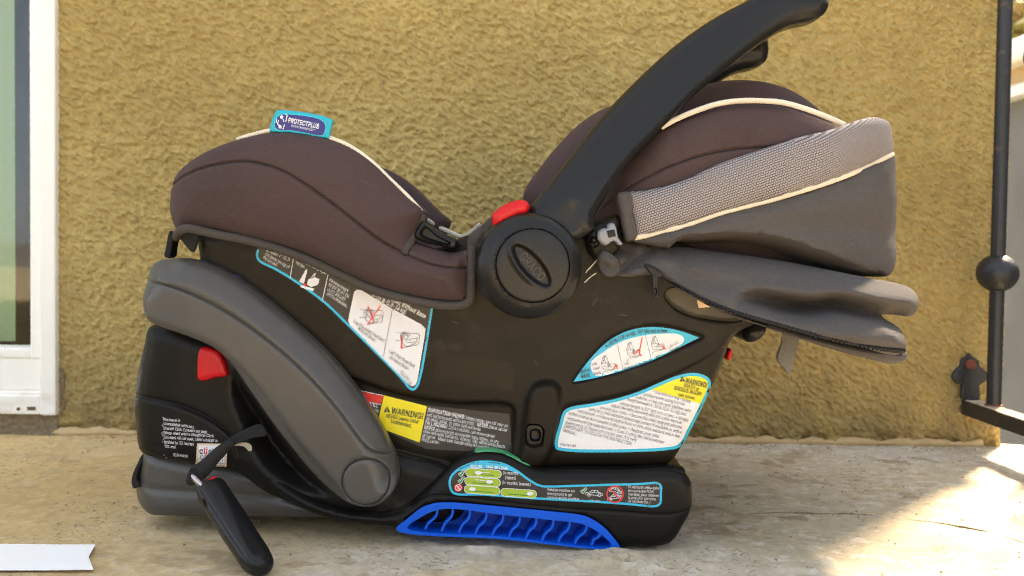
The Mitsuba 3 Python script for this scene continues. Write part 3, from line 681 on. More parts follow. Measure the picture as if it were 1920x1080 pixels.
obj(K + '__latch_strap__underside', pillow([(424, 836), (436, 830), (455, 829), (470, 834), (472, 845), (466, 846), (458, 838), (440, 836), (428, 842)], -.170, -.169, .0003, .002, step=.002)[0], 'tan_web')
# base compatibility print and badge
W1 = .00035
def lines(rows, h, bold=False): return [(t, a, b, h, bold) for t, a, b in rows]
comp = lines([("This base is", (304, 788.5), (338, 791)), ("compatible with any", (306, 796), (364, 803)), ("Graco® Click Connect car seat.", (306, 805), (390, 812.5)), ("When used with a SnugRide Click", (306, 813.5), (401, 820)), ("Connect 40 car seat, child's height is", (307.5, 822), (408, 829)), ("limited to 32 inches", (307.5, 831), (364, 835.5)), ("(81 cm).", (309, 839), (331, 841)), ("PD349506A", (324, 855), (352, 858))], 5.6)
print_lines(K + '__compatibility_print', comp, tub_s, W1, 'ink_white')
scuff = shapely.union_all([shapely.Point(x, y).buffer(r) for x, y, r in [(305, 798, 2), (308, 800, 1.6), (304, 812, 2), (306, 816, 2.2), (307, 824, 1.8), (305, 828, 1.5), (309, 835, 1.6), (308, 853, 1.4), (312, 858, 1.6), (330, 861, 1.2)]])
obj(K + '__scuffs', sheet(scuff, tub_s, W1 * 1.3, step=.001), 'grey_web')
bp = Polygon([(370, 831), (427, 832), (425, 876), (367, 871)]).buffer(-2).buffer(2)
obj(K + '__badge', sheet(bp, tub_s, .0008), 'ink_beige')
obj(K + '__badge__field', sheet(Polygon([(374, 834.5), (423, 835.5), (421, 872), (371.5, 868)]).buffer(-1).buffer(1), tub_s, .0011), 'ink_white')
print_lines(K + '__badge__dark_letters', [("CONNECT", (375, 861), (421, 864), 8.5, False), ("c", (374, 850), (382, 850.5), 11, True), ("ck", (391, 851), (404, 852), 11, True), ("car seat system", (391, 868), (420, 870), 3, False)], tub_s, .0014, 'ink_black')
print_lines(K + '__badge__red_letters', [("li", (382.5, 850.5), (390, 851), 12, True)], tub_s, .0014, 'ink_red')
# recline label
rl = smoothpoly([(842, 914), (843, 895), (857, 879), (889, 865), (914, 863), (945, 868), (970, 881), (992, 897), (1014, 908.5), (1060, 909), (1126, 907), (1200, 905), (1234, 904), (1241, 911), (1241, 925), (1240, 943), (1232, 950), (1180, 947), (1126, 943), (1001, 936), (907, 929), (850, 926)])
inner = rl.buffer(-4.2)
obj(K + '__recline_label', sheet(rl, skirt_s, W1), 'ink_label_black')
obj(K + '__recline_label__border', sheet(rl.difference(inner), skirt_s, .0007), 'ink_cyan')
capband = inner.intersection(Polygon([(848, 884), (870, 882), (900, 878), (925, 878), (955, 882), (985, 891), (1000, 880), (940, 850), (880, 850), (840, 870)]))
obj(K + '__recline_label__cyan_cap', sheet(capband, skirt_s, .0007), 'ink_cyan')
pills, blobs, slots = [], [], []
for (cx_, cy_), bl in (((906.6, 886.8), (897, 886)), ((905, 903), (918, 903)), ((904, 918.6), (886, 916.5)), ((972.5, 924.4), (994, 925))):
    r_ = math.radians(4.2); dx, dy = 26 * math.cos(r_), 26 * math.sin(r_)
    pills.append(LineString([(cx_ - dx, cy_ - dy), (cx_ + dx, cy_ + dy)])); blobs.append((bl, r_))
    slots.append(LineString([(cx_ - dx * .75, cy_ - dy * .75 + 3), (cx_ + dx * .75, cy_ + dy * .75 + 3)]))
pu = lambda r: shapely.union_all([p.buffer(r) for p in pills])
obj(K + '__recline_label__pill_outlines', sheet(pu(8.0).difference(pu(7.0)), skirt_s, .0009), 'ink_white')
obj(K + '__recline_label__pills', sheet(pu(7.0), skirt_s, .0008), 'ink_lime')
obj(K + '__recline_label__pill_lines', sheet(shapely.union_all([p.buffer(.6) for p in slots]), skirt_s, .0012), 'ink_green')
obj(K + '__recline_label__pill_markers', sheet(shapely.union_all([shapely.affinity.scale(shapely.Point(x, y).buffer(1), 6.5, 3.6) for (x, y), _ in blobs] + [LineString([(cx - 14, cy - 4), (cx + 12, cy - 2)]).buffer(.6) for cx, cy in ((906, 888), (905, 903))]), skirt_s, .0014), 'ink_white')
ticks = [[(861, 887), (864.5, 891), (871, 881)], [(860, 900), (863.5, 904), (870, 894)], [(1090, 919), (1093, 923), (1099, 914.5)]]
obj(K + '__recline_label__tick_edges', sheet(strokes(ticks, 4.2).buffer(.4), skirt_s, .0009), 'ink_white')
obj(K + '__recline_label__ticks', sheet(strokes(ticks, 2.6), skirt_s, .0013), 'ink_green')
ring = lambda x, y, r, w: shapely.Point(x, y).buffer(r).difference(shapely.Point(x, y).buffer(r - w))
proh = shapely.union_all([shapely.Point(859.5, 914), ]).buffer(7.6)
obj(K + '__recline_label__red_disc', sheet(proh, skirt_s, .0009), 'ink_red')
obj(K + '__recline_label__disc_marks', sheet(shapely.union_all([ring(859.5, 914, 6.2, 1), LineString([(855.5, 910), (863.5, 918)]).buffer(.8), LineString([(861, 911), (857.5, 912.5), (861.5, 915), (858, 917)]).buffer(.6)]), skirt_s, .0013), 'ink_white')
def car(x, y, s, tilt=0):
    q = [[(-17, 3), (-16, -1), (-9, -2.5), (-4, -6.5), (5, -6.5), (11, -2), (16, -1), (17, 3), (13, 3)], [(-13, 3), (9, 3)], [(-9, -2.5), (11, -2)], [(0, -6.5), (0, -2)]]
    q += [[(c + 3 * math.cos(a), 3 + 3 * math.sin(a)) for a in np.linspace(0, 6.3, 10)] for c in (-10, 10)]
    r = math.radians(tilt); R = np.array([[math.cos(r), math.sin(r)], [-math.sin(r), math.cos(r)]])
    return [np.array(l) @ R * s + [x, y] for l in q]
obj(K + '__recline_label__car_drawings', sheet(strokes(car(1114, 925, .95, 3) + car(1153, 919, .8, 16) + car(1152, 932, .8, -14), 1.0), skirt_s, .0009), 'ink_white')
obj(K + '__recline_label__prohibition_sign', sheet(shapely.union_all([ring(1153, 926, 16.5, 2.6), LineString([(1141.5, 915), (1164.5, 937)]).buffer(1.2)]), skirt_s, .0013), 'ink_red')
rt = lines([("0+ months", (942.5, 889), (972, 890)), ("(meses)", (946.6, 898), (967.5, 898.6)), ("3+ months (meses)", (941, 907.2), (995, 911.2))], 6.6)
rt += lines([("Vehicle must be on", (1025.6, 919.6), (1077, 922.6)), ("level ground to get", (1025.6, 927), (1073, 930)), ("correct recline position.", (1025, 934.2), (1087, 937.8)), ("El vehículo debe estar", (1177.6, 914.6), (1237, 917.4)), ("en una superficie/", (1177, 921.6), (1226, 923.8)), ("nivelada para obtener", (1177, 928.2), (1235, 931.4)), ("la posición correcta", (1177, 935), (1229, 937.6)), ("de reclinación", (1176.4, 941.4), (1215, 943.6))], 5.2)
rt += lines([("PD349506", (1105, 939), (1124, 940))], 2.6) + lines([("RECLINE", (882, 876.5), (905, 877)), ("PARA RECLINAR", (911, 877), (952, 880.4))], 5.2, True)
print_lines(K + '__recline_label__lettering', rt, skirt_s, .0011, 'ink_white')
wear = shapely.union_all([shapely.Point(1228 + 4 * a, 906.5 + .6 * b).buffer(1.1) for a, b in ((-.5, 1), (.3, 0), (1, 2), (1.6, 3))] + [LineString([(1219, 940), (1214, 949)]).buffer(1.3), shapely.Point(887, 867.5).buffer(1.5), shapely.Point(896, 866).buffer(1.1)])
obj(K + '__recline_label__worn_spots', sheet(wear, skirt_s, .0016, step=.001), 'grey_web')
say(K, 'black and grey plastic car seat base with a blue levelling foot standing on the concrete', 'car seat base')

# ------------------------------------------------------------------ infant carrier: shell
C = 'infant_carrier'
shell_px = [(372, 440), (371, 480), (378, 520), (400, 565), (440, 610), (500, 665), (570, 745), (640, 812), (700, 848), (790, 876), (900, 884), (1000, 882), (1120, 880), (1240, 879), (1262, 872), (1280, 848), (1296, 815), (1319, 770), (1347, 712), (1366, 664), (1373, 642), (1390, 623), (1420, 608), (1445, 590), (1452, 560), (1380, 500), (1280, 455), (1160, 430), (1060, 420), (950, 430), (880, 440), (800, 470), (700, 470), (560, 440), (450, 425)]
SV = -.168
strip_px = [(560, 690), (640, 699), (700, 720), (760, 737), (850, 752), (962, 760), (968, 800), (963, 850), (960, 890), (800, 870), (600, 800), (500, 720)]
shell, shell_s = pillow(shell_px, SV, None, .012, .016, step=.003, lean=-.05, mods=[
    ('r', strip_px, .0065, .0045),
    ('r', [(966, 880), (972, 830), (979, 770), (986, 735), (998, 718), (1014, 711), (1040, 712), (1053, 724), (1056, 745), (1050, 800), (1043, 840), (1030, 868), (1015, 884)], -.008, .008),
    ('r', [(986, 800), (992, 794), (1012, 795), (1020, 803), (1021, 820), (1017, 834), (1008, 838), (992, 838), (985, 830)], .018, .0022),
    ('r', [(1071, 720), (1088, 688), (1114, 656), (1142, 631), (1178, 614), (1217, 606), (1252, 608), (1285, 616), (1323, 631), (1282, 655), (1222, 681), (1167, 700), (1114, 714)], .003, .003),
    ('r', [(1056, 764), (1111, 749), (1156, 739), (1204, 724), (1240, 708), (1300, 680), (1380, 640), (1390, 660), (1340, 780), (1300, 880), (1050, 890), (1040, 840)], .003, .004),
    ('r', [(1243, 555), (1250, 540), (1280, 535), (1330, 548), (1390, 570), (1410, 590), (1390, 604), (1330, 603), (1270, 585)], .004, .004)])
scr = [LineString([(a, b), (a + c, b + d)]).buffer(.45) for a, b, c, d in ((846, 602, 14, 5), (1120, 560, -9, 12), (905, 690, 18, -3), (1210, 772, 12, -8), (1002, 676, 7, 9), (1160, 590, 16, 2))]
obj(C + '__shell', shell, 'shell_plastic', smooth=50)
obj(C + '__shell__scratches', sheet(shapely.union_all(scr), shell_s, .0002), 'grey_plastic'); say(C + '__shell__scratches', None, kind='stuff')
obj(C + '__shell__grip_pad', sheet(smoothpoly([(1246, 555), (1253, 543), (1280, 539), (1330, 551), (1386, 572), (1403, 588), (1386, 601), (1330, 599), (1272, 582)]), shell_s, .0004), 'pad_plastic', smooth=True)
obj(C + '__shell__clear_sticker', sheet(Polygon([(818, 658), (963, 680), (962, 734), (812, 712)]).buffer(-4).buffer(4), shell_s, .0004), 'faint_plastic', smooth=True)
say(C + '__shell__clear_sticker', 'faint brownish blank sticker on the dark shell')
obj(C + '__shell__orange_sticker', sheet(Polygon([(1307, 563), (1331, 575), (1310, 577)]).buffer(.5), shell_s, .0010), 'ink_orange')
obj(C + '__shell__belt_hole', pillow([(988, 801), (994, 797), (1011, 798), (1017, 804), (1018, 820), (1014, 832), (1007, 835), (993, 835), (988, 829)], SV + .004, SV + .006, .0005, .001, step=.002, mods=[('r', [(995, 806), (1012, 806), (1012, 826), (995, 826)], .004, .002)])[0], 'black_plastic', smooth=50)
obj(C + '__shell__rear_knob', pillow([(1396, 634), (1398, 618), (1412, 606), (1432, 605), (1441, 612), (1438, 628), (1424, 640), (1406, 643)], -.12, .12, .012, .016)[0], 'handle_plastic', smooth=50)
obj(C + '__shell__red_indicator', pillow([(1366, 660), (1372, 655), (1373, 666), (1368, 677), (1364, 674)], -.150, -.120, .003, .003, step=.002)[0], 'red_plastic', smooth=50)
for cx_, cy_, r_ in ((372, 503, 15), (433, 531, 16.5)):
    obj(C + '__shell__bumper_stud', pillow(circle(cx_, cy_, r_), SV - .020, SV + .01, .006, .0075, step=.0025)[0], 'stud_sheen_plastic', smooth=50)
# --- "with base" label
wb = Polygon(np.vstack([spline([(1075, 716), (1092, 691), (1117, 661), (1144, 637), (1178, 620), (1217, 613), (1250, 615), (1281, 622), (1311, 633)], False), spline([(1311, 633), (1278, 649), (1222, 676), (1167, 695), (1114, 709), (1075, 716)], False)])).buffer(0)
wi = smoothpoly([(1108, 680), (1133, 659), (1161, 642), (1200, 630), (1236, 626), (1268, 626), (1281, 632), (1281, 641), (1270, 650), (1223, 673), (1172, 692), (1124, 705), (1114, 702)])
obj(C + '__base_use_label', sheet(wb, shell_s, .0006), 'ink_cyan')
obj(C + '__base_use_label__panel', sheet(wi, shell_s, .0008), 'ink_white')
def seatdoodle(x, y, s, rot=0):
    q = [[(-16, -4), (-8, -22), (-2, -24), (4, -4), (-16, -4)], [(-8, -22), (-4, -3)], [(-2, -24), (-12, -4)], [(-16, -4), (-14, 8), (-6, 14), (14, 14), (20, 4), (16, -2), (6, 2), (4, -4)], [(-10, 2), (0, 8), (12, 6)], [(4, -4), (0, 8)], [(2 + 3 * math.cos(a), 2 + 3 * math.sin(a)) for a in np.linspace(0, 6.3, 9)], [(-18, 24), (-12, 18), (10, 17), (22, 12)]]
    r = math.radians(rot); R = np.array([[math.cos(r), math.sin(r)], [-math.sin(r), math.cos(r)]])
    return [np.array(l) @ R * s + [x, y] for l in q]
dd = seatdoodle(1139, 683, .72, -8) + seatdoodle(1186, 658, .72, -8) + seatdoodle(1232, 646, .68, -8)
obj(C + '__base_use_label__drawings', sheet(strokes(dd + [[(1157, 644), (1168, 694)], [(1210, 629), (1221, 674)], [(1230, 668), (1244, 664)], [(1230, 665), (1230, 671), (1236, 669)]], .8), shell_s, .0012), 'ink_black')
obj(C + '__base_use_label__belts', sheet(strokes([[(1150, 690), (1158, 684)], [(1158, 692), (1154, 682)], [(1204, 632), (1198, 662), (1203, 668)], [(1199, 654), (1188, 666)], [(1245, 651), (1240, 646)], [(1249, 654), (1241, 652)]], 1.8), shell_s, .0016), 'ink_red')
wt = lines([("WITH", (1089, 701), (1106, 696)), ("BASE", (1090, 709), (1107, 705.5))], 6, True) + lines([("4-35 lb", (1136.5, 652), (1158, 638.6)), ("(1.8-16 kg),", (1160, 637.4), (1193, 625)), ("32\" (81 cm) or less", (1196, 624.4), (1251, 622.6))], 6, True)
wt += lines([("Lap", (1110, 685), (1120, 682.6)), ("Seat", (1112, 694), (1125, 691)), ("Belt", (1114, 703), (1127, 700)), ("Lap", (1170, 684), (1180, 681.6)), ("Shoulder Seat Belt", (1170.6, 693.6), (1222, 678.6)), ("LATCH", (1254, 653.6), (1273, 643)), ("Strap", (1257, 660.6), (1272, 653.4))], 5.2)
print_lines(C + '__base_use_label__lettering', wt, shell_s, .0020, 'ink_black')
# --- yellow and white warning label
wl = smoothpoly([(1040, 830), (1043, 814), (1049, 794), (1056, 772), (1067, 764), (1111, 756), (1156, 747), (1200, 733), (1239, 716), (1267, 705), (1294, 699), (1314, 701), (1329, 709), (1333, 722), (1319, 758), (1292, 811), (1283, 829), (1273, 839), (1250, 844), (1156, 848), (1060, 846), (1042, 841)])
wn = wl.buffer(-6.0)
obj(C + '__warning_label', sheet(wl, shell_s, .0006), 'ink_cyan')
yl = Polygon([(1222, 730), (1313, 757), (1360, 730), (1330, 680), (1200, 690)])
obj(C + '__warning_label__white_field', sheet(wn.difference(yl), shell_s, .0009), 'ink_white')
obj(C + '__warning_label__yellow_field', sheet(wn.intersection(yl), shell_s, .0009), 'ink_yellow')
def c5(x, y): return (1000 + x / 3.6, 580 + y / 3.6)
body = [("• Use only in a rear-facing", (800, 560), (1058, 632)), ("position when using it in the", (740, 580), (1020, 652)), ("vehicle. • Use only with children who", (690, 600), (1062, 697)), ("weigh between 4-35 lb (1.8-16 kg) and", (632, 615), (1028, 718)), ("whose height is 32\" (81 cm) or less. • Snugly", (580, 640), (1045, 757)), ("adjust the belts provided with this child restraint", (522, 655), (1000, 775)), ("around your child. • Secure this child restraint with the", (448, 668), (1000, 808)), ("vehicle's child restraint anchorage system if available or with a", (372, 680), (1000, 840)), ("vehicle belt. • Follow all instructions on this child restraint and in the", (295, 692), (985, 868)), ("written instructions located in the base. • Register your child", (232, 708), (845, 868)), ("restraint with the manufacturer. • Even if using this child restraint", (225, 742), (880, 908)), ("seems easy to figure out on your own, it is very", (215, 770), (695, 892)), ("IMPORTANT TO FOLLOW THE INSTRUCTION", (205, 797), (660, 917)), ("MANUAL.", (197, 825), (292, 852))]
bt = [(t, c5(*a), c5(*b), 6.4, False) for t, a, b in body] + [("PD284748B", c5(180, 917), c5(288, 929), 4.6, False)]
print_lines(C + '__warning_label__small_print', bt, shell_s, .0014, 'ink_black')
bt = [("WARNING!", (1284, 717.6), (1325, 727), 9.6, True), ("DEATH or", (1281, 724.6), (1310, 733), 6.6, True), ("SERIOUS INJURY", (1263, 730), (1315, 742.4), 7, True), ("can occur.", (1271, 741.6), (1303, 749.4), 6, True)]
print_lines(C + '__warning_label__headline', bt, shell_s, .0014, 'ink_black')
def alert(x, y, s):
    t = Polygon([(x, y - s), (x + s * .95, y + s * .6), (x - s * .95, y + s * .6)])
    return t.difference(shapely.union_all([LineString([(x, y - s * .35), (x, y + s * .15)]).buffer(s * .1), shapely.Point(x, y + s * .4).buffer(s * .1)]))
obj(C + '__warning_label__alert_sign', sheet(alert(1279, 711.5, 6), shell_s, .0014, step=.001), 'ink_black')
# --- black label with cyan edge under the cushion
bl = smoothpoly([(488, 440), (483, 466), (480, 478), (485, 490), (515, 506), (544, 523), (606, 567), (647, 606), (707, 665), (751, 710), (768, 730), (776, 732), (783, 726), (790, 707), (813, 573), (818, 540), (700, 470), (600, 430)])
obj(C + '__placement_label', sheet(bl, shell_s, .0004), 'ink_label_black')
edge_l = bl.difference(bl.buffer(-4.4)).intersection(Polygon([(470, 462), (560, 500), (700, 600), (800, 640), (800, 560), (850, 560), (800, 760), (440, 600)]))
obj(C + '__placement_label__border', sheet(edge_l, shell_s, .0009), 'ink_cyan')
wpan = Polygon([(669, 543), (678, 544), (736, 579), (790, 608), (798, 616), (797, 626), (783, 712), (779, 722), (772, 724), (764, 719), (656, 609), (653, 600), (664, 548)]).buffer(-1.5).buffer(1.5)
obj(C + '__placement_label__white_panel', sheet(wpan, shell_s, .0009), 'ink_white')
obj(C + '__placement_label__dividers', sheet(strokes([[(551, 482), (544, 523)], [(617, 508), (604, 566)]], 1.4), shell_s, .0009), 'ink_white')
def baby(x, y, s=1, rot=18):
    arc = lambda r, a0, a1, cx=0, cy=0: [(cx + r * math.cos(a), cy + r * math.sin(a)) for a in np.linspace(a0, a1, 10)]
    q = [arc(12, 3.2, 6.2, -4, -3), arc(8, 3.2, 6.4, -4, -3), [(-16, -4), (-10, 12), (0, 20), (20, 12), (26, -2), (8, 2)], arc(5, 0, 6.3, -2, -2), [(-4, 4), (4, 10), (14, 10), (20, 6)], [(2, 2), (10, 6)], [(-24, -12), (26, -12)], [(26, -12), (30, -8), (28, 14), (-6, 22)], [(-26, 6), (-14, 6)], [(-8, -14), (-10, 10)]]
    r = math.radians(rot); R = np.array([[math.cos(r), math.sin(r)], [-math.sin(r), math.cos(r)]])
    return [np.array(l) @ R * s + [x, y] for l in q]
obj(C + '__placement_label__drawings', sheet(strokes(baby(695, 591, .8, 2) + baby(763, 634, .8, 2) + [[(736, 580), (719, 669)]], .9), shell_s, .0014), 'ink_black')
obj(C + '__placement_label__red_marks', sheet(strokes([[(714, 573), (689, 609)], [(690, 574), (702, 604)], [(753, 628), (754, 654)], [(751, 650), (757, 652)]], 2), shell_s, .0018), 'ink_red')
obj(C + '__placement_label__seat_picture', sheet(shapely.union_all([Polygon([(561, 528), (574, 505), (577, 506), (570, 532)]), Polygon([(566, 535), (590, 541), (587, 546), (563, 538)]), Polygon([(578, 524), (590, 520), (600, 523), (596, 534), (584, 538), (576, 534)]), LineString([(588, 522), (592, 512), (584, 520)]).buffer(.7), Polygon([(624, 514), (640, 521), (645, 527), (636, 524)])]), shell_s, .0010), 'ink_white')
obj(C + '__placement_label__red_dot', sheet(shapely.Point(572, 534).buffer(2.6), shell_s, .0014, step=.001), 'ink_red')
wt = lines([("at least 1\" (2.5", (499, 471), (543, 490)), ("cm) below the top of", (496, 477.5), (541, 504)), ("the car seat.", (493, 484.5), (520, 500.5)), ("red line for proper", (563, 489), (612, 515.6)), ("recline.", (554, 493.5), (571, 504)), ("Harness height", (617, 526.5), (652, 548)), ("MUST BE AT OR", (615.5, 535.5), (653, 559)), ("JUST BELOW", (613.6, 544.5), (646, 564.5)), ("child's shoulders.", (612, 552), (650, 576.6))], 6.2)
wt += lines([("Place When Used Without Base", (690, 541), (797, 597)), ("4-35 lb (1.8-16 kg)", (697, 555.5), (760, 589))], 8.2, True)
print_lines(C + '__placement_label__white_lettering', wt, shell_s, .0010, 'ink_white')
wt = lines([("Lap/Shoulder Seat Belt", (662, 604), (719, 642)), ("Without Base", (670, 617), (702, 640.6)), ("Lap Only Seat Belt", (729, 659.6), (776, 690)), ("Without Base", (729, 671.6), (765, 694)), ("PD349811A", (749, 698), (769, 722))], 6.6)
print_lines(C + '__placement_label__black_lettering', wt, shell_s, .0014, 'ink_black')
# --- strip with the yellow warning
def c3(x, y): return (600 + x / 4.8, 700 + y / 4.8)
hz = Polygon([(650, 728), (720, 741), (800, 760), (955, 776), (960, 850), (800, 842), (700, 800)])
obj(C + '__hazard_label', sheet(hz.buffer(-3).buffer(3), shell_s, .0004), 'ink_slate')
obj(C + '__hazard_label__yellow_field', sheet(Polygon([(720.5, 741), (800.6, 761.5), (787, 829.6), (706, 800)]), shell_s, .0008), 'ink_yellow')
obj(C + '__hazard_label__red_field', sheet(Polygon([(655, 729.5), (719, 742.5), (714.6, 757.5), (660, 745)]), shell_s, .0008), 'ink_red')
obj(C + '__hazard_label__white_rules', sheet(strokes([[(655, 728), (720, 741.4)], [(660, 746.4), (715, 758.6)]], 1.2), shell_s, .0008), 'ink_white')
hl = [("WARNING!", c3(640, 358), c3(930, 412), 11, True), ("NEVER Leave Child", c3(592, 392), c3(884, 452), 6.8, True), ("Unattended.", c3(635, 442), c3(824, 488), 7, True)]
print_lines(C + '__hazard_label__headline', hl, shell_s, .0012, 'ink_black')
obj(C + '__hazard_label__alert_sign', sheet(alert(726, 768.5, 7), shell_s, .0012, step=.001), 'ink_black')
bold = ("SUFFOCATION HAZARD:", c3(968, 342), c3(1304, 410), 7.2, True)
hw = [bold, ("Infant carrier can roll over on", c3(1312, 412), c3(1688, 487), 6.6, False), ("soft surfaces and suffocate child.", c3(958, 383), c3(1392, 468), 6.6, False), ("NEVER", c3(1413, 472), c3(1508, 490), 7, True), ("place carrier", c3(1518, 492), c3(1685, 526), 6.6, False), ("on beds, sofas, or other soft surfaces.", c3(952, 418), c3(1450, 518), 6.6, False), ("FALL HAZARD:", c3(945, 456), c3(1143, 496), 7.2, True), ("Child's activity can move carrier.", c3(1154, 498), c3(1578, 584), 6.6, False), ("NEVER", c3(935, 498), c3(1030, 518), 7, True), ("place carrier on counter tops, tables, or any", c3(1040, 520), c3(1610, 631), 6.6, False), ("other elevated surfaces.  Always stay within arms reach", c3(926, 535), c3(1660, 674), 6.6, False), ("of carrier.  Make sure handle locks into position before", c3(918, 572), c3(1630, 706), 6.6, False), ("lifting carrier.", c3(912, 606), c3(1075, 638), 6.6, False),
      ("LLEVAR A NIVEL", (640, 750), c3(522, 308), 7, True), ("cuando está", (655, 762), c3(528, 352), 6.6, False), ("detrás", (680, 774), c3(512, 392), 6.6, False)]
print_lines(C + '__hazard_label__lettering', hw, shell_s, .0009, 'ink_white')

# ------------------------------------------------------------------ cushions
foot_top = [(313, 372), (316, 345), (328, 321), (348, 303), (379, 283), (426, 264), (470, 252), (508, 246), (554, 247), (600, 255), (617, 260), (659, 278), (698, 306), (729, 336), (762, 369), (790, 395)]
CV = -.200
cush_px = foot_top + [(786, 412), (775, 440), (772, 450), (800, 462), (850, 474), (880, 470), (880, 520), (876, 566), (866, 570), (834, 570), (776, 562), (698, 541), (640, 515), (562, 478), (484, 454), (407, 438), (360, 431), (338, 436), (328, 434), (317, 414), (312, 394)]
seam1 = [(312, 352), (330, 340), (348, 330), (372, 320), (399, 312), (457, 304), (492, 308), (531, 320), (578, 347), (632, 386), (679, 423), (718, 452), (757, 474), (795, 491), (834, 501), (879, 503)]
uC = on_plane([(312, 394)], CV)[0, 0]
ends = left_round(uC, .09, .06)
cush, cush_s = pillow(cush_px, CV, -.115, .012, .018, step=.003, bulge=.016, bulge_r=.055, plan=ends, mods=[
    ('c', seam1, .0038, .0013),
    ('c', [(760, 478), (772, 455), (782, 430), (792, 402)], .003, .002),
    ('c', [(856, 470), (866, 480), (868, 500)], .004, .003), ('c', [(840, 470), (846, 482)], .003, .003),
    ('r', [(774, 452), (788, 412), (806, 424), (862, 452), (856, 474), (800, 464)], .012, .006)])
obj(C + '__foot_cushion', cush, 'brown_fabric', smooth=55)
obj(C + '__foot_cushion', mirrored(cush), 'brown_fabric', smooth=55)
mid_px = [(316, 400), (318, 355), (345, 312), (400, 282), (470, 262), (554, 262), (617, 284), (680, 330), (740, 390), (800, 440), (860, 470), (860, 540), (700, 530), (500, 450), (360, 430)]
obj(C + '__seat_pad', pillow(mid_px, -.135, None, .02, .03, step=.006, plan=left_round(uC + .005, .05, .03))[0], 'brown_fabric', smooth=60)
seamv = cush_s
obj(C + '__foot_cushion__piping', piping([(446, 261.5), (458, 257.5), (472, 253.5), (508, 245), (554, 246), (617, 258.5), (659, 276.5), (698, 304.5), (729, 334.5), (764, 368), (790, 397)], [CV + .020] + [CV + .013] * 9, .0023), 'cream_cord', smooth=True)
obj(C + '__foot_cushion__seam', piping([(324, 343)] + seam1[2:], cush_s, .0008, -.0003), 'black_web', smooth=True)
bind = [(331, 445), (333, 437), (343, 430), (358, 429), (380, 434), (407, 440), (450, 448), (484, 456), (562, 481), (640, 517), (698, 543), (776, 564), (834, 573), (866, 572), (880, 564), (883, 540), (884, 500), (885, 460)]
obj(C + '__foot_cushion__binding', piping(bind, np.r_[-.168, -.188, np.full(14, -.197), -.196, -.194], .0044), 'binding_fabric', smooth=True)
stitch = [(345, 424), (380, 426), (407, 431), (484, 447), (562, 470), (640, 507), (698, 533), (776, 554), (834, 562), (866, 561), (873, 552), (877, 500), (878, 465)]
obj(C + '__foot_cushion__stitching', piping(stitch, cush_s, .0007, .0002), 'black_web', smooth=True)
obj(C + '__foot_cushion__slot_binding', piping([(796, 402), (788, 416), (774, 444), (757, 474)], cush_s, .0042, .000), 'binding_fabric', smooth=True)
obj(C + '__foot_cushion__under_flap', pillow([(333, 440), (350, 436), (370, 439), (366, 462), (360, 473), (345, 458)], -.180, -.172, .002, .004)[0], 'black_web', smooth=50)
# belt guide slot
obj(C + '__belt_guide', pillow([(776, 443), (783, 425), (792, 414), (800, 420), (830, 437), (856, 450), (857, 458), (850, 466), (820, 460), (790, 452)], CV + .004, CV + .03, .003, .004, step=.002, mods=[('r', [(786, 440), (796, 424), (820, 441), (846, 456), (842, 460), (815, 454)], .010, .002)])[0], 'black_plastic', smooth=50)
obj(C + '__seat_rim', piping([(795, 409), (815, 422), (840, 434), (866, 444), (884, 436), (900, 421)], [.10, .12, .12, .12, .11, .10], .0030), 'cream_cord', smooth=True)
rim_px = [(875, 450), (884, 436), (902, 422), (915, 410), (925, 402), (940, 420), (920, 450), (900, 480), (890, 520), (884, 566), (876, 560), (878, 500)]
obj(C + '__hub_binding', pillow(rim_px, -.190, -.12, .008, .010, mods=[('c', [(905, 425), (908, 440), (900, 455)], .003, .002), ('c', [(915, 415), (922, 430)], .003, .002)])[0], 'binding_fabric', smooth=55)
obj(C + '__tail_strap', pillow([(318, 433), (326, 440), (322, 462), (318, 483), (308, 482), (311, 462)], -.12, -.10, .001, .002)[0], 'black_web', smooth=50)
# logo tag folded over the top of the foot cushion
tag_px = [(505, 247), (506, 236), (511, 220), (518.5, 205.5), (545, 207), (574, 210.5), (605, 217), (624, 224), (620.6, 240), (616.5, 260), (600, 257), (574, 252), (542, 248)]
TV = CV + .008
tagm, tag_s = pillow(tag_px, TV, TV + .006, .0012, .003, sharp=True, step=.002)
obj(C + '__logo_tag', tagm, 'ink_teal', smooth=50)
pill = smoothpoly([(514, 238), (516, 223), (526, 213.5), (545, 213), (575, 216), (600, 222), (611, 232), (611, 246), (606, 255), (596, 255.5), (572, 251), (545, 246.5), (522, 245.5)])
obj(C + '__logo_tag__rim', sheet(pill, tag_s, .0004), 'ink_cyan')
obj(C + '__logo_tag__field', sheet(pill.buffer(-2.2), tag_s, .0007), 'ink_navy')
print_lines(C + '__logo_tag__lettering', [("PROTECTPLUS", (540, 229.4), (598, 241.6), 8.8, True), ("ENGINEERED™", (546, 237.4), (591, 246.6), 3.6, False)], tag_s, .0010, 'ink_white')
emb = shapely.union_all([shapely.Point(528.5, 219.5).buffer(3.2), strokes([[(523, 225), (521, 232), (525, 240), (528, 241)], [(531, 224), (533, 229)], [(520, 223), (518, 229), (522, 231)], [(536, 214), (539, 217), (536, 229)], [(534, 233), (531, 243)]], 1.5), Polygon([(524, 233), (529, 237), (527, 240.5), (523, 239)])])
obj(C + '__logo_tag__emblem', sheet(emb, tag_s, .0010, step=.001), 'ink_white')
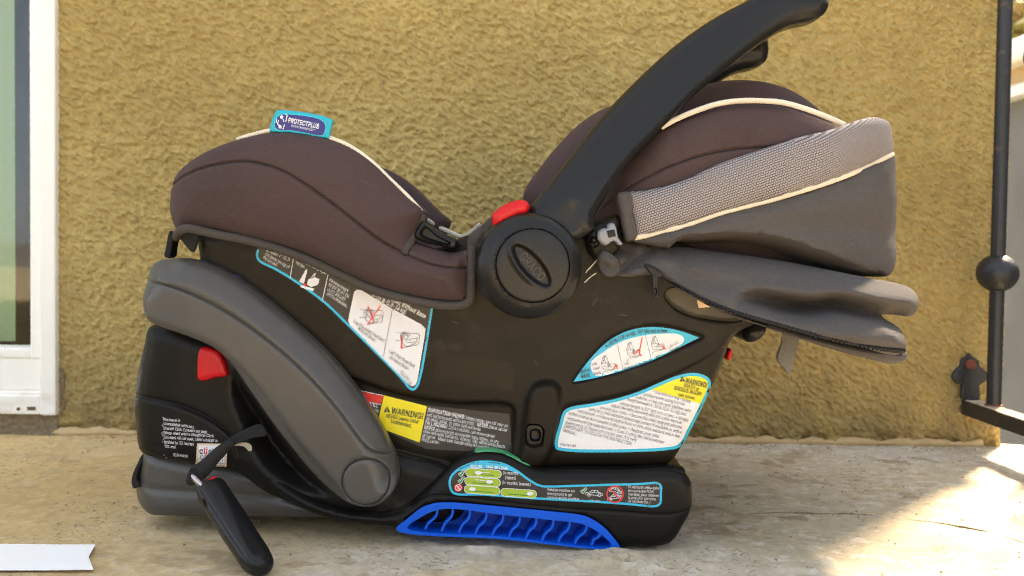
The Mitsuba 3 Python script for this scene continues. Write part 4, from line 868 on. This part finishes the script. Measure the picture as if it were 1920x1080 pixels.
# head cushion
dome = [(980, 372), (1018, 303), (1052, 262), (1088, 226), (1135, 196), (1200, 176), (1260, 166), (1310, 155), (1341, 146), (1380, 140.5), (1427, 141), (1466, 148), (1504, 163), (1543, 190), (1570, 214), (1590, 240), (1600, 330), (1560, 460), (1400, 540), (1200, 520), (1050, 470)]
obj(C + '__head_cushion', pillow(dome, -.130, None, .035, .05, step=.005)[0], 'brown_fabric', smooth=60)
pan = [(1110, 420), (1128, 390), (1160, 335), (1190, 290), (1225, 250), (1250, 234), (1271, 224), (1310, 208), (1349, 196), (1388, 191), (1427, 191), (1466, 194), (1504, 204), (1543, 218), (1582, 236), (1590, 270), (1500, 320), (1400, 362), (1300, 395), (1200, 420), (1150, 440)]
hp, hp_s = pillow(pan, -.182, None, .018, .03, step=.0035, bulge=.01, bulge_r=.05, mods=[
    ('c', [(1125, 395), (1170, 358), (1232, 323), (1270, 307), (1310, 294), (1368, 282), (1446, 276), (1500, 268)], .0036, .0014),
    ('c', [(1410, 245), (1404, 255), (1400, 268)], .003, .004), ('c', [(1360, 250), (1362, 262), (1360, 275)], .002, .005), ('c', [(1270, 255), (1272, 275), (1268, 290)], .0025, .006)])
obj(C + '__head_side_pad', hp, 'brown_fabric', smooth=55)
obj(C + '__head_side_pad__piping', piping([(1240, 239), (1250, 233), (1271, 222), (1310, 206), (1349, 194), (1388, 189), (1427, 189), (1466, 192), (1504, 202), (1543, 216), (1584, 234)], -.178, .0027), 'cream_cord', smooth=True)
obj(C + '__head_side_pad__seam', piping([(1128, 392), (1170, 358), (1232, 323), (1270, 307), (1310, 294), (1368, 282), (1446, 276)], hp_s, .0008, -.0003), 'black_web', smooth=True)

# ------------------------------------------------------------------ handle
HV = -.232
h_px = [(985, 440), (990, 405), (1000, 380), (1024, 350), (1073, 288), (1110, 240), (1147, 197), (1189, 154), (1248, 99), (1310, 51), (1364, 18), (1399, 0), (1425, -18), (1450, -48), (1485, -62), (1525, -52), (1550, -22), (1558, 4), (1551, 21), (1530, 33), (1485, 44), (1445, 66), (1407, 93), (1357, 132), (1310, 171), (1271, 210), (1232, 249), (1178, 307), (1135, 369), (1118, 400), (1112, 430), (1080, 450), (1020, 455)]
z_hub, z_top = on_plane([(1000, 430), (1500, 0)], HV)[:, 1]
def arm_lean(u, z): t = np.clip((z - z_hub) / (z_top - z_hub), 0, 1.2); return .074 * t * t * (3 - 2 * np.minimum(t, 1))
harm, harm_s = pillow(h_px, HV, None, .009, .012, step=.004, plan=arm_lean, thick=.044, bulge=.0015, bulge_r=.035, mods=[('r', [(1036, 420), (1046, 388), (1068, 368), (1090, 374), (1100, 400), (1096, 440), (1060, 450)], .004, .016)])
obj(C + '__handle_arm', harm, 'handle_plastic', smooth=50)
obj(C + '__handle_arm', mirrored(harm), 'handle_plastic', smooth=50)
grip = [(1452, -30), (1462, -46), (1486, -54), (1518, -46), (1536, -24), (1530, -6), (1500, 4), (1470, 0)]
obj(C + '__handle_grip', pillow(grip, HV + .10, None, .010, .012, step=.005)[0], 'handle_plastic', smooth=50)
hub_px = circle(991.5, 498.5, 101, 100.5, 48)
hub, hub_s = pillow(hub_px, HV - .016, HV + .05, .014, .020, step=.003, mods=[('r', circle(999, 498, 70.2, 70.2, 48), .006, .0008)])
obj(C + '__handle_hub', hub, 'handle_plastic', smooth=40)
ell = circle(997, 498, 53, 21, 32, 49)
capm, cap_s = pillow(circle(999, 498, 68.6, 68.6, 48), HV - .0165, HV - .008, .0012, .0018, step=.002, bulge=.001, bulge_r=.03, mods=[
    ('r', ell, .0045, .004),
    ('c', circle(997, 498, 55, 23, 32, 49)[np.r_[4:18]], [0, -.0016, -.0022, -.0022, -.0016, 0], .0022)])
obj(C + '__handle_hub__cap', capm, 'handle_plastic', smooth=50)
obj(C + '__handle_hub__raised_letters', print_text([("GRACO", (971.5, 482), (1013, 529), 17, True)], cap_s, -.0003, .0018), 'lit_emboss_plastic', smooth=False)
back_hub = mirrored(hub); obj(C + '__handle_hub', back_hub, 'handle_plastic', smooth=40)
obj(C + '__release_lever', pillow([(922, 402), (927, 424), (945, 417), (968, 406), (987, 398), (993, 386), (988, 377), (975, 374), (950, 381), (934, 391)], HV - .006, HV + .03, .006, .008, step=.0025)[0], 'red_plastic', smooth=50)
say(C + '__release_lever', 'red lever on top of the round handle joint')

# ------------------------------------------------------------------ canopy
def right_round(u1, w, amt):
    return lambda u, z: amt * (1 - np.sqrt(np.clip(1 - np.clip((u - u1 + w) / w, 0, .999) ** 2, 0, 1)))
NV = -.205
uR = on_plane([(1684, 400)], NV)[0, 0]; z_low = on_plane([(1450, 540)], NV)[0, 1]
band_px = [(1178, 362), (1205, 357), (1232, 352), (1283, 338), (1349, 307), (1415, 284), (1504, 255), (1559, 242), (1590, 231), (1621, 221), (1640, 217), (1660, 220), (1674, 229), (1678, 250), (1679, 286), (1630, 309), (1582, 331), (1466, 369), (1349, 400), (1292, 420), (1222, 439), (1192, 446), (1186, 410)]
def ripple(u, z, d):
    u0, u1 = u.min(), u.max(); s = (u - u0) / (u1 - u0)
    r = meshkit.fbm(np.c_[u * 26 + z * 9, z * 6, 0 * u], 3, 4) - .5
    return .010 * r * np.clip(d / .02, 0, 1) * (1 - .3 * s)
band, band_s = pillow(band_px, NV, None, .010, .012, step=.003, plan=right_round(uR + .004, .10, .11), extra_fn=ripple, bulge=.004, bulge_r=.04)
q = band.vertices - SEAT.o; bu, bz = q @ SEAT.u, q @ SEAT.z; ba = math.radians(20)
bv = q @ SEAT.v
n2 = len(bu) // 2
# cloth length along the band, so that the weave keeps its size round the rear curve
arc_u = bu + np.sign(bu - (uR - .08)) * 0 + np.maximum(0, np.abs(np.abs(bv) - .205)) * (bu > uR - .1)
buv = np.c_[arc_u * math.cos(ba) + bz * math.sin(ba), -arc_u * math.sin(ba) + bz * math.cos(ba)]
obj(C + '__canopy__striped_band', band, 'band_fabric', smooth=True, uv=buv)
obj(C + '__canopy__piping', piping([(1190, 446), (1222, 439), (1292, 420), (1349, 400), (1466, 369), (1582, 331), (1630, 309), (1676, 288)], band_s, .0027, .0015), 'cream_cord', smooth=True)
cuff = [(1157, 363), (1165, 359), (1183, 361), (1187, 400), (1196, 440), (1190, 450), (1178, 452), (1170, 430), (1164, 400)]
obj(C + '__canopy__cuff', pillow(cuff, NV - .004, NV + .03, .005, .006, step=.0025, mods=[('c', [(1180, 364), (1183, 400), (1190, 446)], .002, .0015)])[0], 'grey_fabric', smooth=50)
up_px = [(1185, 449), (1222, 440), (1292, 421), (1349, 401), (1466, 370), (1582, 332), (1630, 310), (1680, 288), (1684, 330), (1686, 400), (1686, 470), (1682, 500), (1674, 515), (1660, 520), (1600, 520), (1500, 500), (1350, 475), (1240, 462)]
up_round = right_round(uR + .006, .10, .10)
up, up_s = pillow(up_px, NV + .004, None, .010, .012, step=.0035, plan=lambda u, z: up_round(u, z) + .06 * np.clip(z - z_low - .06, -.06, .06), bulge=.004, bulge_r=.05, mods=[
    ('r', [(1270, 444), (1330, 437), (1390, 435), (1450, 441), (1510, 459), (1560, 478), (1620, 503), (1664, 514), (1650, 560), (1500, 560), (1350, 520), (1250, 480)], .095, .014),
    ('c', [(1250, 440), (1400, 412), (1540, 385), (1680, 368)], -.0022, .010), ('c', [(1260, 446), (1420, 425), (1560, 425), (1684, 440)], [0, .002, .004, .005], .011), ('c', [(1600, 340), (1625, 400), (1640, 470)], .003, .012),
    ('c', [(1650, 340), (1640, 400), (1655, 470)], -.004, .02)])
obj(C + '__canopy__hood_panel', up, 'grey_fabric', smooth=55)
low_px = [(1140, 470), (1165, 452), (1192, 449), (1250, 456), (1330, 469), (1420, 481), (1500, 494), (1580, 510), (1640, 522), (1700, 534), (1724, 545), (1731, 562), (1728, 582), (1718, 595), (1700, 595), (1688, 598), (1697, 612), (1705, 632), (1707, 655), (1690, 668), (1620, 652), (1530, 632), (1440, 608), (1380, 590), (1330, 568), (1290, 548), (1250, 522), (1215, 516), (1180, 520), (1150, 515), (1130, 500)]
def folds(u, z, d):
    r = meshkit.fbm(np.c_[u * 14 + z * 20, z * 12 - u * 5, 0 * u], 3, 14) - .5
    return .020 * r * np.clip(d / .02, 0, 1)
low_round = right_round(uR + .03, .09, .09)
low, low_s = pillow(low_px, NV - .012, None, .014, .020, step=.003, plan=lambda u, z: low_round(u, z) + .95 * np.clip(z - z_low, -.045, .045), bulge=.010, bulge_r=.04, extra_fn=folds, mods=[
    ('c', [(1395, 590), (1400, 566), (1430, 562), (1475, 572), (1520, 577), (1570, 572), (1620, 582), (1690, 597)], [.0, .014, .034, .054, .064, .062, .056, .042], .0085),
    ('c', [(1405, 560), (1440, 548), (1490, 556), (1530, 562), (1580, 558), (1640, 570)], [0, -.008, -.012, -.014, -.014, -.010], .011),
    ('c', [(1160, 460), (1180, 475), (1200, 480), (1218, 470)], .010, .006), ('c', [(1140, 495), (1165, 500), (1190, 492)], .010, .006), ('c', [(1172, 505), (1182, 488), (1180, 470)], .006, .004),
    ('c', [(1260, 462), (1275, 475), (1270, 500)], .005, .008), ('c', [(1230, 478), (1320, 492), (1440, 512), (1560, 532), (1690, 556)], [0, -.003, -.006, -.006, -.004], .012), ('c', [(1290, 520), (1350, 530), (1400, 528)], .004, .008), ('c', [(1600, 520), (1660, 536), (1722, 548)], .004, .006), ('c', [(1560, 605), (1620, 618), (1690, 622)], .003, .007), ('c', [(1215, 499), (1250, 522), (1290, 546)], .002, .002)])
obj(C + '__canopy__lower_fold', low, 'grey_fabric', smooth=55)
zip_px = [(1215, 500), (1250, 523), (1290, 546), (1330, 566), (1380, 586), (1440, 604), (1530, 629), (1620, 648), (1675, 656), (1692, 657)]
lip_px = [(1330, 572), (1380, 592), (1440, 611), (1530, 634), (1620, 652), (1704, 660), (1706, 668), (1695, 680), (1675, 683), (1630, 674), (1560, 655), (1450, 618), (1380, 596)]
obj(C + '__canopy__bottom_hem', pillow(lip_px, NV + .004, None, .006, .008, plan=right_round(uR + .02, .09, .09))[0], 'grey_fabric', smooth=50)
zc = spline(np.array(zip_px, float), False)
uzz, vz = low_s.hit(zc)
zpath = evenly(SEAT.world(np.c_[uzz[:, 0], vz - .001, uzz[:, 1]]), .002, False)
obj(C + '__canopy__zipper', tube_pts(zpath, np.where(np.arange(len(zpath)) % 2, .0024, .0014) * np.linspace(.75, 1.25, len(zpath)), 8), 'black_plastic', smooth=50)
obj(C + '__canopy__zipper_cord', piping([(1440, 611), (1530, 637), (1620, 657), (1690, 665)], NV - .002, .0016), 'black_web', smooth=True)
pz = low_s.hit(np.array([(1216.0, 500.0), (1228.0, 510.0)]))
obj(C + '__canopy__zip_pull', cat(pillow([(1208, 494), (1216, 496), (1240, 509), (1243, 516), (1236, 521), (1224, 517), (1212, 503)], pz[1].min() - .006, pz[1].min() - .001, .001, .002, step=.002)[0],
    pillow([(1224, 512), (1233, 514), (1235, 540), (1234, 558), (1229, 560), (1224, 556), (1223, 535)], pz[1].min() - .006, pz[1].min() - .003, .0008, .0015, step=.002, mods=[('r', [(1227, 540), (1231, 540), (1231, 554), (1227, 554)], .002, .001)])[0]), 'black_plastic', smooth=50)
obj(C + '__canopy__care_tag', pillow([(1469, 618), (1499, 624), (1496, 648), (1490, 672), (1480, 702), (1470, 690), (1458, 673), (1465, 645)], -.10, -.0985, .0003, .001, plan=lambda u, z: .006 * np.sin(z * 60))[0], 'grey_web', smooth=50)
say(C + '__canopy__care_tag', 'grey fabric tag hanging below the folded canopy')
# canopy mount: clip, socket
obj(C + '__canopy_mount', pillow([(1106, 420), (1130, 412), (1160, 404), (1166, 440), (1160, 470), (1130, 490), (1108, 480), (1098, 450)], -.196, -.150, .006, .008)[0], 'shell_plastic', smooth=50)
obj(C + '__canopy_mount__socket', pillow(circle(1112, 449, 14, 17, 24), -.204, -.18, .004, .005, step=.002, mods=[('r', circle(1113, 450, 8, 8, 16), -.003, .003)])[0], 'black_plastic', smooth=50)
obj(C + '__canopy_mount__clip', pillow([(1120, 436), (1126, 429), (1138, 426), (1139, 420), (1151, 418), (1155, 426), (1160, 446), (1168, 458), (1162, 460), (1150, 452), (1136, 460), (1126, 455), (1120, 446)], -.210, -.190, .003, .004, step=.002)[0], 'white_plastic', smooth=50)
obj(C + '__canopy_mount__clip__window', pillow([(1138, 433), (1152, 430), (1155, 443), (1141, 446)], -.2115, -.206, .0005, .001, step=.002, sharp=True)[0], 'black_plastic', smooth=50)
obj(C + '__canopy__elastic_end', pillow([(1122, 480), (1130, 470), (1145, 474), (1160, 488), (1164, 508), (1150, 520), (1132, 516), (1124, 502)], -.214, -.16, .010, .012, mods=[('c', [(1134, 500), (1146, 506), (1158, 502)], .008, .004)])[0], 'grey_fabric', smooth=50)
for th in ([(1098, 511), (1110, 498), (1130, 476)], [(1096, 530), (1106, 520), (1118, 512)]):
    obj(C + '__canopy__loose_thread', piping(th, -.196, .0005), 'cream_cord', smooth=True)
say(C, 'brown and dark grey infant carrier with raised handle sitting on the plastic base', 'infant car seat')

for k in list(scene):
    if k.rsplit('__', 1)[-1] in ('drawings', 'car_drawings', 'worn_spots', 'scuffs', 'pill_markers', 'disc_marks', 'red_marks', 'belts', 'ticks', 'tick_edges', 'pills', 'pill_outlines', 'pill_lines', 'emblem', 'seat_picture', 'dividers', 'white_rules'):
        say(k, None, kind='stuff')
